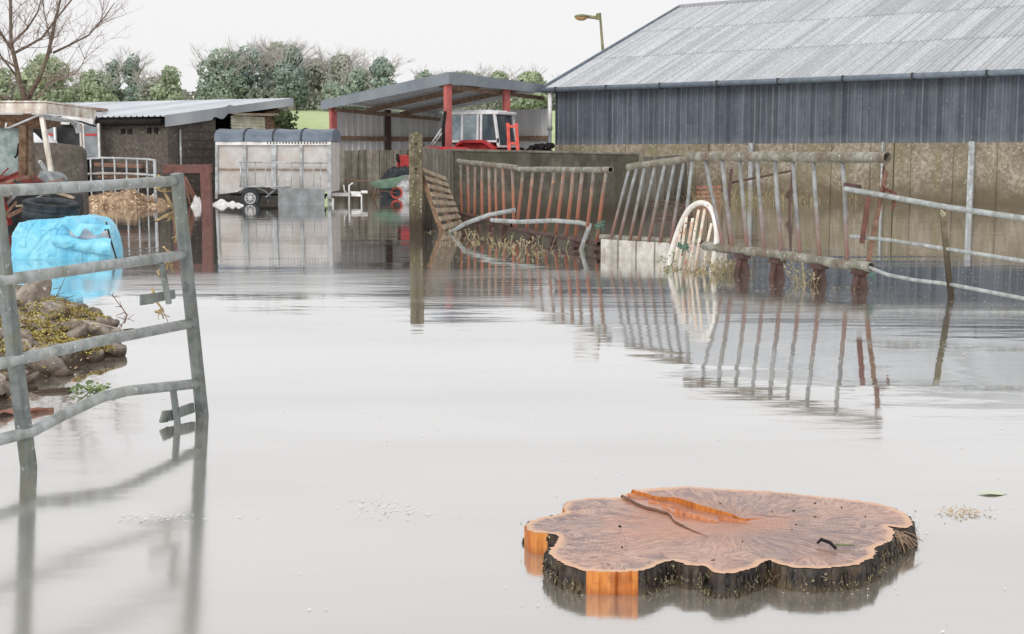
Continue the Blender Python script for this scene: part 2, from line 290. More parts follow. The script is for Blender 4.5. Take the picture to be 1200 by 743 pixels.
# ------------------------------------------------------------------ mesh builder
ORG = {}
class MB:
    def __init__(s): s.v = []; s.f = []; s.t = []; s.tint = .5; s.sm = []
    def add(s, vs, fs, smooth=False):
        o = len(s.v); s.v += [V(p) for p in vs]
        for f in fs: s.f.append([i + o for i in f]); s.t.append(s.tint); s.sm.append(smooth)
    def box(s, c, size, rz=0, M3=None):
        c = V(c); m = M3 or Matrix.Rotation(rz, 3, 'Z'); x, y, z = [q / 2 for q in size]
        vs = [c + m @ V((a * x, b * y, d * z)) for a in (-1, 1) for b in (-1, 1) for d in (-1, 1)]
        s.add(vs, [(0, 1, 3, 2), (4, 6, 7, 5), (0, 4, 5, 1), (2, 3, 7, 6), (0, 2, 6, 4), (1, 5, 7, 3)])
        return s
    def bar(s, a, b, w, h, up=Z):
        a, b = V(a), V(b); d = (b - a).normalized(); sd = d.cross(up)
        if sd.length < 1e-4: sd = d.cross(V((1, 0, 0)))
        sd.normalize(); u2 = sd.cross(d)
        vs = [p + sd * (i * w / 2) + u2 * (j * h / 2) for p in (a, b) for i, j in ((-1, -1), (1, -1), (1, 1), (-1, 1))]
        s.add(vs, [(0, 1, 2, 3), (7, 6, 5, 4), (0, 4, 5, 1), (1, 5, 6, 2), (2, 6, 7, 3), (3, 7, 4, 0)])
        return s
    def tube(s, pts, r, n=8, cap=True, hollow=False):
        pts = [V(p) for p in pts]; k = len(pts); rs = r if isinstance(r, (list, tuple)) else [r] * k
        d0 = (pts[1] - pts[0]).normalized(); ref = Z if abs(d0.z) < .9 else V((1, 0, 0))
        sd = d0.cross(ref).normalized(); vs = []
        for i, p in enumerate(pts):
            d = (pts[min(i + 1, k - 1)] - pts[max(i - 1, 0)]).normalized()
            sd = (sd - d * sd.dot(d)).normalized(); u2 = sd.cross(d)
            for j in range(n):
                a = 2 * math.pi * j / n; vs.append(p + (sd * math.cos(a) + u2 * math.sin(a)) * rs[i])
        fs = [(i * n + j, i * n + (j + 1) % n, (i + 1) * n + (j + 1) % n, (i + 1) * n + j) for i in range(k - 1) for j in range(n)]
        s.add(vs, fs, True)
        if hollow:       # inner wall and rim at both ends, so a pipe reads as open
            for e, q in ((0, 1), (k - 1, k - 2)):
                d = (pts[q] - pts[e]).normalized(); L_ = min((pts[q] - pts[e]).length * .5, .25)
                o = [vs[e * n + j] for j in range(n)]; c = pts[e]
                inn = [c + (p - c) * .86 for p in o]; deep = [p + d * L_ for p in inn]
                s.add(o + inn + deep, [(j, (j + 1) % n, n + (j + 1) % n, n + j) for j in range(n)] + [(n + j, n + (j + 1) % n, 2 * n + (j + 1) % n, 2 * n + j) for j in range(n)], False)
        elif cap:
            o = len(s.v) - len(vs)
            s.f.append([o + j for j in range(n)][::-1]); s.t.append(s.tint); s.sm.append(False)
            s.f.append([o + (k - 1) * n + j for j in range(n)]); s.t.append(s.tint); s.sm.append(False)
        return s
    def prism(s, poly, ext):
        ext = V(ext); n = len(poly); vs = [V(p) for p in poly] + [V(p) + ext for p in poly]
        s.add(vs, [tuple(range(n))[::-1], tuple(range(n, 2 * n))] + [(i, (i + 1) % n, n + (i + 1) % n, n + i) for i in range(n)])
        return s
    def grid(s, fn, nu, nv, smooth=True, tintf=None):
        vs = [fn(i / nu, j / nv) for j in range(nv + 1) for i in range(nu + 1)]
        o = len(s.v); s.v += [V(p) for p in vs]
        for j in range(nv):
            for i in range(nu):
                a = o + j * (nu + 1) + i
                s.f.append([a, a + 1, a + nu + 2, a + nu + 1]); s.t.append(tintf(i / nu, j / nv) if tintf else s.tint); s.sm.append(smooth)
        return s
    def lathe(s, prof, c, axis=Z, n=24, close=False):
        c = V(c); axis = V(axis).normalized(); ref = V((1, 0, 0)) if abs(axis.x) < .9 else Z
        a1 = axis.cross(ref).normalized(); a2 = axis.cross(a1); k = len(prof)
        vs = [c + axis * h + (a1 * math.cos(t * 2 * math.pi / n) + a2 * math.sin(t * 2 * math.pi / n)) * r for r, h in prof for t in range(n)]
        m = k if close else k - 1
        s.add(vs, [(i * n + t, i * n + (t + 1) % n, ((i + 1) % k) * n + (t + 1) % n, ((i + 1) % k) * n + t) for i in range(m) for t in range(n)], True)
        return s
    def rock(s, c, size, seed, rough=.35, sub=2, rz=0):
        bm = bmesh.new(); bmesh.ops.create_icosphere(bm, subdivisions=sub, radius=1)
        m = Matrix.Rotation(rz, 3, 'Z') @ Matrix.Rotation(math.sin(seed * 5.1) * .45, 3, 'X') @ Matrix.Rotation(math.sin(seed * 3.3) * .45, 3, 'Y'); so = V((seed * 7.31, seed * 3.17, seed * 1.7))
        rq = random.Random(seed * 13 + 5); cuts = [(V((rq.gauss(0, 1), rq.gauss(0, 1), rq.gauss(0, 1))).normalized(), rq.uniform(.45, .8)) for _ in range(9)]
        vs = []
        for v in bm.verts:
            n_ = v.co.normalized(); d = 1 + rough * (noise.noise(n_ * 1.3 + so) + .5 * noise.noise(n_ * 3 + so))
            p = n_ * d
            for cn, cdist in cuts:
                e_ = p.dot(cn) - cdist
                if e_ > 0: p = p - cn * e_
            q = p
            vs.append(V(c) + m @ V((q[0] * size[0], q[1] * size[1], q[2] * size[2])))
        s.add(vs, [[w.index for w in f.verts] for f in bm.faces], False); bm.free()
        return s
    def quad(s, c, n, size, spin, asp=1.0):
        n = n.normalized(); a = n.orthogonal().normalized(); b = n.cross(a)
        a, b = a * math.cos(spin) + b * math.sin(spin), b * math.cos(spin) - a * math.sin(spin)
        s.add([c - a * size, c - b * size * asp, c + a * size, c + b * size * asp], [(0, 1, 2, 3)])
    def build(s, name, material, parent=None, bevel=0, ed=None):
        me = bpy.data.meshes.new(name)
        if parent is None:
            xs = [p.x for p in s.v]; ys = [p.y for p in s.v]
            org = V(((min(xs) + max(xs)) / 2, (min(ys) + max(ys)) / 2, min(p.z for p in s.v)))
        else: org = ORG[parent.name]
        me.from_pydata([p - org for p in s.v], [], s.f)
        me.polygons.foreach_set('use_smooth', s.sm)
        a = me.attributes.new('tint', 'FLOAT', 'FACE'); a.data.foreach_set('value', s.t)
        if ed:
            a = me.attributes.new('ed', 'FLOAT', 'POINT'); a.data.foreach_set('value', [e[0] for e in ed])
            a = me.attributes.new('np', 'FLOAT_VECTOR', 'POINT'); a.data.foreach_set('vector', [c for e in ed for c in (e[1].x, e[1].y, e[0] * .35)])
        me.materials.append(M[material] if isinstance(material, str) else material)
        me.validate(); me.update()
        o = bpy.data.objects.new(name, me); C.objects.link(o)
        if parent is None: o.location = org
        else: o.parent = parent
        ORG[o.name] = org
        if bevel:
            bv = o.modifiers.new('bevel', 'BEVEL'); bv.width = bevel; bv.segments = 2; bv.limit_method = 'ANGLE'
        return o
def tag(o, label=None, cat=None, group=None, kind=None):
    for k, v in (('label', label), ('category', cat), ('group', group), ('kind', kind)):
        if v: o[k] = v
    return o
def thing(name, loc, label, cat, group=None):
    o = bpy.data.objects.new(name, None); C.objects.link(o); o.location = loc; o.empty_display_size = .2
    ORG[o.name] = V(loc); return tag(o, label, cat, group)
def place(root, loc, rz):          # a thing built around the origin is moved to where it stands
    root.location = loc; root.rotation_euler = (0, 0, rz)
def dup(root, loc, rz, label):
    r = root.copy(); C.objects.link(r); r.location = loc; r.rotation_euler = (0, 0, rz); r['label'] = label
    for ch in list(root.children):
        c = ch.copy(); C.objects.link(c); c.parent = r
        for g in ch.children:
            d = g.copy(); C.objects.link(d); d.parent = c
    return r
def lerp(a, b, t): return a + (b - a) * t
def jit(v, a): return V(v) + V((R.uniform(-a, a), R.uniform(-a, a), R.uniform(-a, a)))
def wobble(a, b, n, amp):
    return [lerp(V(a), V(b), i / n) + (V((0, 0, 0)) if i in (0, n) else V((R.uniform(-amp, amp), R.uniform(-amp, amp), R.uniform(-amp, amp)))) for i in range(n + 1)]

# ------------------------------------------------------------------ world, sun, camera
w = bpy.data.worlds.new('World'); scene.world = w; w.use_nodes = True
N = w.node_tree.nodes; L = w.node_tree.links; N.clear()
sky = N.new('ShaderNodeTexSky'); sky.sky_type = 'NISHITA'; sky.sun_disc = False
sky.sun_elevation = math.radians(34); sky.sun_rotation = math.radians(-158); sky.dust_density = 4
hs = N.new('ShaderNodeHueSaturation'); hs.inputs['Saturation'].default_value = .12; L.new(sky.outputs[0], hs.inputs['Color'])
bg1 = N.new('ShaderNodeBackground'); bg1.inputs[1].default_value = .05; L.new(hs.outputs[0], bg1.inputs[0])
bg2 = N.new('ShaderNodeBackground'); bg2.inputs[0].default_value = (1.015, 1.01, 1.02, 1); bg2.inputs[1].default_value = 1.0
ms = N.new('ShaderNodeMixShader'); ms.inputs[0].default_value = .88
L.new(bg1.outputs[0], ms.inputs[1]); L.new(bg2.outputs[0], ms.inputs[2])
wo = N.new('ShaderNodeOutputWorld'); L.new(ms.outputs[0], wo.inputs[0])
sd = bpy.data.lights.new('sun', 'SUN'); sd.energy = 1.3; sd.angle = math.radians(28); sd.color = (1, .97, .93)
sun = bpy.data.objects.new('sun', sd); C.objects.link(sun)
sun.rotation_euler = (math.radians(56), 0, math.radians(-22))
cd = bpy.data.cameras.new('camera'); cam = bpy.data.objects.new('camera', cd); C.objects.link(cam)
cam.location = (0, 0, CZ); cam.rotation_euler = (math.pi / 2 - PITCH, 0, 0)
cd.sensor_width = 36; cd.lens = 36 * F / 1200; cd.clip_end = 3000; cd.clip_start = .05
scene.camera = cam
scene.view_settings.view_transform = 'Standard'; scene.view_settings.look = 'None'; scene.view_settings.exposure = 0
scene.render.resolution_x = 1024; scene.render.resolution_y = 634

# ------------------------------------------------------------------ ground, water
def sstep(a, b, x):
    t = max(0, min(1, (x - a) / (b - a))); return t * t * (3 - 2 * t)
def gz(x, y):
    h = -.4 + 4.5 * sstep(50, 92, y)
    return h + .25 * noise.noise(V((x * .02, y * .02, 0))) * sstep(50, 92, y) - 6 * sstep(130, 600, y)
g = MB(); ys = [-40, 0, 20, 40, 48, 52, 56, 60, 66, 72, 80, 88, 95, 110, 140, 200, 300, 500, 900]
def gf(u, v):
    k = v * (len(ys) - 1); i = min(int(k + 1e-6), len(ys) - 2); y = lerp(ys[i], ys[i + 1], k - i); x = (u - .5) * 900
    return V((x, y, gz(x, y)))
g.grid(gf, 60, len(ys) - 1); tag(g.build('ground', 'grass'), kind='structure')
wt = MB(); wt.add([(-80, -30, 0), (80, -30, 0), (80, 62, 0), (-80, 62, 0)], [(0, 1, 2, 3)])
tag(wt.build('flood_water', 'water'), kind='structure')
# muddy bed under the flood
bed = MB(); bed.add([(-80, -30, -.35), (80, -30, -.35), (80, 50, -.35), (-80, 50, -.35)], [(0, 1, 2, 3)])
tag(bed.build('ground', 'earth'), kind='structure')

# ------------------------------------------------------------------ corrugated sheets
def corr(mb, p0, du, dv, n, amp, nrm, per=4, prof='sine', cols=None, tints=None, nv=1):
    """sheet from p0 spanning du x dv with n corrugations across du"""
    nrm = V(nrm).normalized(); m = n * per
    if prof == 'sine': off = [amp * math.cos(2 * math.pi * (i % per) / per) for i in range(m + 1)]; us = [i / m for i in range(m + 1)]
    else:
        us = []; off = []
        for k in range(n):
            for a, o in ((0, 0), (.62, 0), (.70, amp), (.92, amp)): us.append((k + a) / n); off.append(o)
        us.append(1.0); off.append(0)
    o = len(mb.v); q = len(us)
    for j in range(nv + 1):
        for u_, f_ in zip(us, off): mb.v.append(p0 + du * u_ + dv * (j / nv) + nrm * f_)
    for j in range(nv):
        for i in range(q - 1):
            mb.f.append([o + j * q + i, o + j * q + i + 1, o + (j + 1) * q + i + 1, o + (j + 1) * q + i])
            mb.t.append(tints(us[i], j / nv) if tints else .5); mb.sm.append(prof == 'sine')

# ------------------------------------------------------------------ big barn
BL = V((1.44, 46, 0)); bu = V((.77, -.64, 0)).normalized(); bn = V((.64, .77, 0)).normalized()
LEN = 30.0; HE = 3.52; HC = 1.62; HR = 6.7; BW = 7.9
barn = thing('barn', BL, 'long barn with blue grey ribbed cladding, stained concrete wall and pale corrugated roof', 'barn')
cl = MB(); rt = random.Random(3); tl = [rt.random() for _ in range(400)]
corr(cl, BL + Z * HC, bu * LEN, Z * (HE - HC), 150, .035, -bn, prof='trap', tints=lambda u, v: tl[int(u * 150 * 2.3) % 400] * .6 + (.4 if (u * 150 % 1) > .6 else 0))
cl.build('cladding', 'blue_clad', barn)
pl_ = MB()
for k in range(5):
    a = BL + bu * (k * 6 + .01) - bn * (-.06) ; pl_.bar(a + Z * .62, a + bu * 5.97 + Z * .62, .2, 2.0)
pl_.build('plinth_wall', 'concrete_barn', barn, bevel=.01)
for k in range(24):
    pj = MB(); pj.box(BL + bu * (k * 1.2 + .5) - bn * .05 + Z * .6, (.016, .03, 1.9), math.atan2(bu.y, bu.x)); pj.build('wall_joint', 'jointgrey', barn)
rf = MB(); slope = (bn * BW + Z * (HR - HE)); rn = bu.cross(slope).normalized()
if rn.z < 0: rn = -rn
e0 = BL - bu * .25 - bn * .25 + Z * (HE - .25 * (HR - HE) / BW + .06)
sl = slope * ((BW + .25) / BW)
tr_ = random.Random(11); NS = 28; sw = 1.09
for row in range(3):
    for c_ in range(NS):
        t0 = tr_.random(); off = rn * (.012 * row + .004 * (c_ % 2))
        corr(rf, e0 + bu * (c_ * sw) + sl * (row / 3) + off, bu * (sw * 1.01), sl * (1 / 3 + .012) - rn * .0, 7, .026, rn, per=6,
             tints=lambda u, v, t0=t0: .15 + .14 * t0 + .28 * (.5 + .5 * math.cos(u * 7 * math.tau)) + .40 * random.Random(int(t0 * 1e6) + int(u * 6.99)).random())  # cosine tint paints light on the corrugation crests and shade in the troughs
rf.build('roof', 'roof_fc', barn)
rb = MB(); rb_s = -bn; e1 = BL - bu * .25 + bn * (2 * BW + .25) + Z * (HE - .05)
corr(rb, e1, bu * (NS * sw), (-bn * (BW + .25) + Z * (HR - HE + .1)), 100, .026, V((0, 0, 1)), per=4); rb.build('roof', 'roof_fc', barn)
for k in range(1):
    rc = MB(); a = BL - bu * .27 + bn * BW + Z * (HR + .09); rc.tube([a, a + bu * (NS * sw)], .10, 8); rc.build('ridge_cap', 'roof_fc', barn)
# thin dark lap lines between the roof sheets belong to the roof fixings
vg = MB(); a = e0 + rn * .04; vg.bar(a - bu * .02, a + sl - bu * .02, .08, .12, up=rn); vg.build('verge_trim', 'gutter', barn)
gu = MB(); a = BL - bn * .33 + Z * (HE - .10); prof = []
gu.tube([a - bu * .25, a + bu * LEN], .085, 10); gu.build('gutter', 'gutter', barn)
for k in range(15):
    gb = MB(); gb.box(a + bu * (k * 2.05 + .3) + Z * -.01, (.05, .19, .2), math.atan2(bu.y, bu.x)); gb.build('gutter_bracket', 'darkgrey', barn)
gab = MB(); gab.prism([BL + Z * -.4 + bu * .04, BL + bn * 2 * BW + Z * -.4 + bu * .04, BL + bn * 2 * BW + Z * HE + bu * .04, BL + bn * BW + Z * HR + bu * .04, BL + Z * HE + bu * .04], bu * .12)
gab.build('gable_wall', 'blue_clad', barn)
dp = MB(); a = BL - bu * .05 - bn * .22
dp.tube([a + Z * (HE - .15), a + Z * 2.15], .075, 10); dp.build('downpipe', 'white', barn)
dp = MB(); dp.tube([a + Z * 2.2, a + Z * -.3], .06, 10); dp.lathe([(.06, 0), (.09, .02), (.09, .12), (.06, .14)], a + Z * 2.1); dp.build('downpipe', 'steelplate', barn)
bpf = vplane(BL - bn * .16, BL - bn * .16 + bu * 5)
for px, wd in ((880, .13), (1138, .15), (1034, .05)):
    p = bpf(px, 200); q = MB(); q.box(V((p.x, p.y, .62)), (wd, .1, 2.05), math.atan2(bu.y, bu.x)); q.build('wall_stanchion', 'galv_far', barn)

# ------------------------------------------------------------------ low block shed (left)
K = V((-9.0, 36, 0)); sa = V((-.9, .436, 0)).normalized(); sb = V((.436, .9, 0)).normalized()
shed = thing('block_shed', K, 'low dark blockwork shed with pale corrugated roof sloping towards the yard', 'shed')
SA, SB, ZE, ZR = 9.0, 5.25, 2.26, 2.86
wl = MB(); wl.prism([K + Z * -.4, K + sa * SA + Z * -.4, K + sa * SA + Z * (ZE - .03), K + Z * (ZE - .03)], sb * .2)
wl.build('front_wall', 'block', shed)
wl = MB(); wl.prism([K + Z * -.4 + sb * .202, K + sb * 2.0 + Z * -.4, K + sb * 2.0 + Z * (lerp(ZE, ZR, 2 / SB) - .1), K + sb * .202 + Z * (ZE - .05)], sa * .2)
wl.prism([K + sb * 2.0 + Z * -.4, K + sb * SB + Z * -.4, K + sb * SB + Z * 1.95, K + sb * 2.0 + Z * 1.95], sa * .2)
wl.build('side_wall', 'block', shed)
for z in [.1 + .225 * k for k in range(9)]:
    cj = MB(); cj.bar(K + sb * .21 - sa * .004 + Z * z, K + sb * 2.7 - sa * .004 + Z * min(z, 1.9), .012, .012); cj.build('mortar_course', 'jointgrey2', shed)
oc = MB(); oc.prism([K + sb * 4.35 + Z * 1.953, K + sb * SB + Z * 1.953, K + sb * SB + Z * 2.62, K + sb * 4.35 + Z * 2.52], sa * .15); oc.build('timber_infill', 'brownwood', shed)
cs = MB(); corr(cs, K + sb * 2.75 + Z * 1.953 + sa * .05, Z * .42, sb * 1.6, 5, .02, -sa, per=6); cs.build('translucent_sheet', 'corr_clear', shed)
cs = MB(); cs.prism([K + sb * 2.72 + Z * 2.38, K + sb * SB + Z * 2.42, K + sb * SB + Z * 2.5, K + sb * 2.72 + Z * 2.44], sa * -.12); cs.build('lintel', 'palewood', shed)
it = MB(); it.prism([K + sb * 2.0 + Z * -.3 + sa * 2.5, K + sb * SB + Z * -.3 + sa * 2.5, K + sb * SB + Z * 2.5 + sa * 2.5, K + sb * 2.0 + Z * 2.3 + sa * 2.5], sa * .1); it.build('dark_backing', 'black', shed)  # black sheet paints the darkness seen through the side opening
bk = MB(); bk.prism([K + sb * SB + Z * -.4 + sa * .21, K + sb * SB + sa * SA + Z * -.4, K + sb * SB + sa * SA + Z * (ZR - .1), K + sb * SB + sa * .21 + Z * (ZR - .1)], sb * -.2); bk.build('back_wall', 'block', shed)
rf = MB(); rs = sb * (SB + .5) + Z * (ZR - ZE) * (SB + .5) / SB
for i in range(10):
    corr(rf, K - sb * .25 + Z * (ZE + .02) + sa * (i * .98 - .15), sa * .985, rs, 5, .03, Z, prof='trap', tints=lambda u, v, t=R.random(): t)
rf.build('roof', 'roof_metal', shed)
gt = MB(); a = K - sb * .2 + Z * (ZE - .12); gt.tube([a + sa * .0, a + sa * 5.2], .09, 8); gt.build('gutter', 'black', shed)
fa = MB()   # dented metal barge flashing along the roof edge
def ff(u, v):
    p = K - sa * (.16 + .05 * math.sin(u * 9) * v) - sb * .28 + sb * (SB + .5) * u
    z = lerp(ZE + .05, ZR + .10, u) - v * (.30 if u < .35 else .22) - .10 * math.exp(-((u - .42) / .04) ** 2) * v + .05 * math.exp(-((u - .47) / .02) ** 2)
    return p + Z * z
fa.grid(ff, 60, 3, False); fa.build('barge_flashing', 'flashing', shed)
fpl = vplane(K - sb * .02, K - sb * .02 + sa)
for cx in (148, 179):
    for d in (-4, 4): p = fpl(cx + d, 154 - (0 if cx < 160 else 1)); vt = MB(); vt.box(p, (.11, .05, .13), math.atan2(sa.y, sa.x)); vt.build('air_vent', 'black', shed)
spl = vplane(K - sa * .05, K - sa * .05 + sb)
pp = MB(); p = spl(211, 152); q = spl(211, 186); pp.tube([p, V((p.x, p.y, -.2))], .03, 6); pp.build('drain_pipe', 'galv_far', shed)
iv = MB(); base = K + sb * (SB + .05) - sa * .05
for k in range(900):
    t = R.random(); z = lerp(.4, 2.55, t); p = base + V((R.gauss(0, .14), R.gauss(0, .14), z)) + (V((0, 0, 0)) if t < .8 else -sb * R.random() * .5)
    iv.tint = R.random(); iv.quad(p, V((R.uniform(-1, 1), -1, R.uniform(-.3, 1))), .06, R.random() * 6)
tag(iv.build('ivy', 'ivy'), 'ivy climbing the far corner of the low block shed', 'ivy', kind='stuff')
tl_ = MB(); tl_.tube([spl(231, 172, .1), gw(243, 236)], .025, 6); tag(tl_.build('wooden_pole', 'redwood'), 'thin reddish pole leaning on the side wall of the low shed', 'pole')

# ------------------------------------------------------------------ open red-post shed
SC = V((-2.0, 43, 0)); SL = V((-6.3, 47.5, 0)); SR = V((1.35, 47.3, 0)); SBk = SL + SR - SC
ZC_, ZL_, ZRr = 3.8, 3.1, 3.58; ZB_ = ZL_ + ZRr - ZC_
osh = thing('open_shed', SC, 'open fronted shed with red posts, grey mono pitch roof and white sheeted back', 'shed')
for nm, z0, m_ in (('roof', 0, 'roof_metal'), ('ceiling_sheet', -.06, 'roof_under')):
    r_ = MB(); e = .25 if nm == 'roof' else .1
    c_ = (SC + SBk) / 2; pts = []
    for p, z in ((SC, ZC_), (SR, ZRr), (SBk, ZB_), (SL, ZL_)): q = p + (p - c_).normalized() * e; pts.append(V((q.x, q.y, z + z0)))
    a, b_, d_ = pts[0], pts[1] - pts[0], pts[3] - pts[0]
    corr(r_, a, b_, d_, 24, .03, Z, prof='trap'); r_.build(nm, m_, osh)
fs_ = MB()
def fas(p, q, zp, zq, h1, h2):
    c_ = (SC + SBk) / 2; p2 = p + (p - c_).normalized() * .28; q2 = q + (q - c_).normalized() * .28
    n_ = V((q2.y - p2.y, -(q2.x - p2.x), 0)).normalized() * .03
    f_ = MB(); f_.prism([V((p2.x, p2.y, zp + .03)), V((q2.x, q2.y, zq + .03)), V((q2.x, q2.y, zq - h2)), V((p2.x, p2.y, zp - h1))], n_); f_.build('fascia', 'fascia', osh)
fas(SC, SL, ZC_, ZL_, .34, .28); fas(SC, SR, ZC_, ZRr, .33, .25)
def col(p, z, mt='redpost', wdt=.22):
    m_ = MB(); m_.box(V((p.x, p.y, (z - .4) / 2)), (wdt, .14, z + .4), .7); m_.build('post', mt, osh)
col(SC, ZC_ - .1); col(lerp(SC, SR, .54), 3.6); col(SL + V((.15, -.1, 0)), ZL_ - .1)
def wallc(p, q, zp, zq, n):
    m_ = MB(); nn = V((q.y - p.y, -(q.x - p.x), 0)).normalized()
    if nn.y > 0: nn = -nn
    corr(m_, V((p.x, p.y, -.3)), V((q.x - p.x, q.y - p.y, 0)), Z * (min(zp, zq) + .28), n, .04, nn, prof='trap')
    m_.build('back_sheeting', 'white_clad', osh)
    m_ = MB(); o_ = nn * .08; m_.bar(V((p.x, p.y, 1.86)) + o_, V((q.x, q.y, 1.86)) + o_, .08, .16); m_.build('sheeting_rail', 'timber', osh)
wallc(SL, SBk, ZL_, ZB_, 18); wallc(SBk, SR, ZB_, ZRr, 16)
pm = lerp(SL, SBk, .55) - V((0, .2, 0)); m_ = MB(); m_.box(V((pm.x, pm.y, 1.3)), (.2, .14, 3.2)); m_.build('post', 'redox', osh)
for t in (.33, .66):
    m_ = MB(); a = lerp(SC, SR, t); b_ = lerp(SL, SBk, t); m_.bar(V((a.x, a.y, lerp(ZC_, ZRr, t) - .2)), V((b_.x, b_.y, lerp(ZL_, ZB_, t) - .2)), .08, .16); m_.build('rafter', 'timber', osh)
for t in (.06, .94):
    m_ = MB(); a = lerp(SC, SL, t); b_ = lerp(SR, SBk, t); m_.bar(V((a.x, a.y, lerp(ZC_, ZL_, t) - .32)), V((b_.x, b_.y, lerp(ZRr, ZB_, t) - .32)), .08, .12); m_.build('purlin', 'timber', osh)

# ------------------------------------------------------------------ tractor
def wheel(t, x, y, z, r, w_, s, lugs=22):
    b = MB()
    b.lathe([(r * .62, -w_ / 2), (r * .9, -w_ / 2), (r, -w_ * .38), (r, w_ * .38), (r * .9, w_ / 2), (r * .62, w_ / 2), (r * .6, 0)], (x, y, z), V((0, 1, 0)), 32, True)
    for k in range(lugs):
        a = k * math.tau / lugs; d = V((math.cos(a), 0, math.sin(a)))
        b.bar(V((x, y - w_ * .42, z)) + d * (r + .01), V((x + .04, y, z)) + d * (r + .01), .05, .05, up=d)
        a += math.pi / lugs; d = V((math.cos(a), 0, math.sin(a)))
        b.bar(V((x, y + w_ * .42, z)) + d * (r + .01), V((x + .04, y, z)) + d * (r + .01), .05, .05, up=d)
    wo_ = b.build('wheel', 'tyre', t)
    b = MB(); o_ = s * w_ * .3
    b.lathe([(r * .66, s * w_ * .48), (r * .62, s * w_ * .5), (r * .58, o_), (r * .47, o_ * .9), (r * .42, o_ * .2), (r * .2, o_ * .2), (r * .16, o_ * .9), (.001, o_)], (x, y, z), V((0, 1, 0)), 28)
    for k in range(8):
        a = k * math.tau / 8; b.lathe([(.02, 0), (.02, s * .03), (.001, s * .03)], (x + math.cos(a) * r * .3, y + o_ * .2, z + math.sin(a) * r * .3), V((0, 1, 0)), 6)
    b.build('rim', 'silver', wo_)
def make_tractor():
    t = thing('tractor', (0, 0, 0), 'red tractor with white framed cab parked under the open shed', 'tractor')
    b = MB(); b.box((1.4, 0, .8), (2.6, .5, .5)); b.box((.2, 0, .7), (.9, .6, .5)); b.build('chassis', 'darkgrey', t, bevel=.03)
    b = MB(); b.prism([(1.15, -.36, .9), (2.75, -.34, .9), (2.8, -.32, 1.25), (2.6, -.32, 1.33), (1.15, -.36, 1.38)], (0, .7, 0)); b.build('bonnet', 'red', t, bevel=.04)
    b = MB(); b.box((2.84, 0, 1.1), (.06, .6, .35)); b.build('grille', 'darkgrey', t)
    for s in (-1, 1):
        b = MB(); b.lathe([(.07, 0), (.07, .04), (.001, .05)], (2.87, s * .2, 1.15), V((1, 0, 0)), 12); b.build('headlight', 'silver', t)
        b = MB(); pts = [(-.35, 1.45), (-.12, 1.66), (.0, 1.70), (.72, 1.70), (1.12, 1.46)]
        for (x0, z0), (x1, z1) in zip(pts, pts[1:]):
            b.prism([(x0, s * .72, z0), (x1, s * .72, z1), (x1, s * .72, z1 - .09), (x0, s * .72, z0 - .09)], (0, s * .26, 0))
        b.prism([(x, s * .73, z - .02) for x, z in pts] + [(1.0, s * .73, .9), (-.35, s * .73, .9)], (0, s * .03, 0))
        b.build('mudguard', 'red', t)
        wheel(t, .35, s * .86, .5, .78, .34, s); wheel(t, 2.4, s * .68, .22, .5, .24, s)
    b = MB(); b.box((.14, 0, 2.56), (2.0, 1.44, .10)); b.box((.05, 0, 2.635), (1.6, 1.25, .05)); b.build('cab_roof', 'cabwhite', t, bevel=.04)
    b = MB(); ps = [(-.78, 1.6, -.72, 2.52), (-.14, 1.66, -.14, 2.52), (.42, 1.66, .42, 2.52), (.54, 1.66, .54, 2.52), (1.16, 1.5, 1.0, 2.52)]
    for s in (-1, 1):
        for x0, z0, x1, z1 in ps: b.bar((x0, s * .70, z0), (x1, s * .67, z1), .07, .08)
        b.bar((-.78, s * .70, 1.66), (1.14, s * .70, 1.66), .05, .06)
    for x0, z0, x1, z1 in (ps[0], ps[-1]): b.bar((x0, -.7, z0), (x0, .7, z0), .06, .07)
    b.build('cab_frame', 'cabwhite', t)
    for s in (-1, 1):
        for (x0, x1, x2, x3, mt) in ((-.74, -.18, -.18, -.69, 'glass'), (-.1, .38, .38, -.1, 'glass'), (.58, 1.10, .97, .58, 'glassdark')):
            b = MB(); b.prism([(x0, s * .69, 1.68), (x1, s * .69, 1.68), (x2, s * .665, 2.5), (x3, s * .665, 2.5)], (0, s * .008, 0)); b.build('window', mt, t)
    b = MB(); b.prism([(-.77, -.64, 1.66), (-.77, .64, 1.66), (-.72, .62, 2.5), (-.72, -.62, 2.5)], (.008, 0, 0)); b.build('window', 'glass', t)
    b = MB(); b.prism([(1.13, -.64, 1.56), (1.13, .64, 1.56), (.99, .62, 2.5), (.99, -.62, 2.5)], (.008, 0, 0)); b.build('window', 'glassdark', t)
    b = MB(); b.box((.15, 0, 1.45), (.5, .5, .12)); b.box((-.1, 0, 1.75), (.1, .5, .5)); b.build('seat', 'black', t, bevel=.04)
    b = MB(); b.lathe([(.19, 0), (.2, .015), (.19, .03), (.18, .015)], (.75, 0, 1.75), V((-.4, 0, 1)), 16, True); b.tube([(.75, 0, 1.75), (.9, 0, 1.3)], .02, 6); b.build('steering_wheel', 'black', t)
    b = MB(); b.tube([(1.16, -.72, 1.62), (1.2, -.84, 1.66)], .015, 5); b.box((1.21, -.87, 1.68), (.04, .09, .14)); b.build('mirror', 'darkgrey', t)
    return t
tr = make_tractor(); place(tr, V((-1.18, 45, .06)), math.radians(-25))
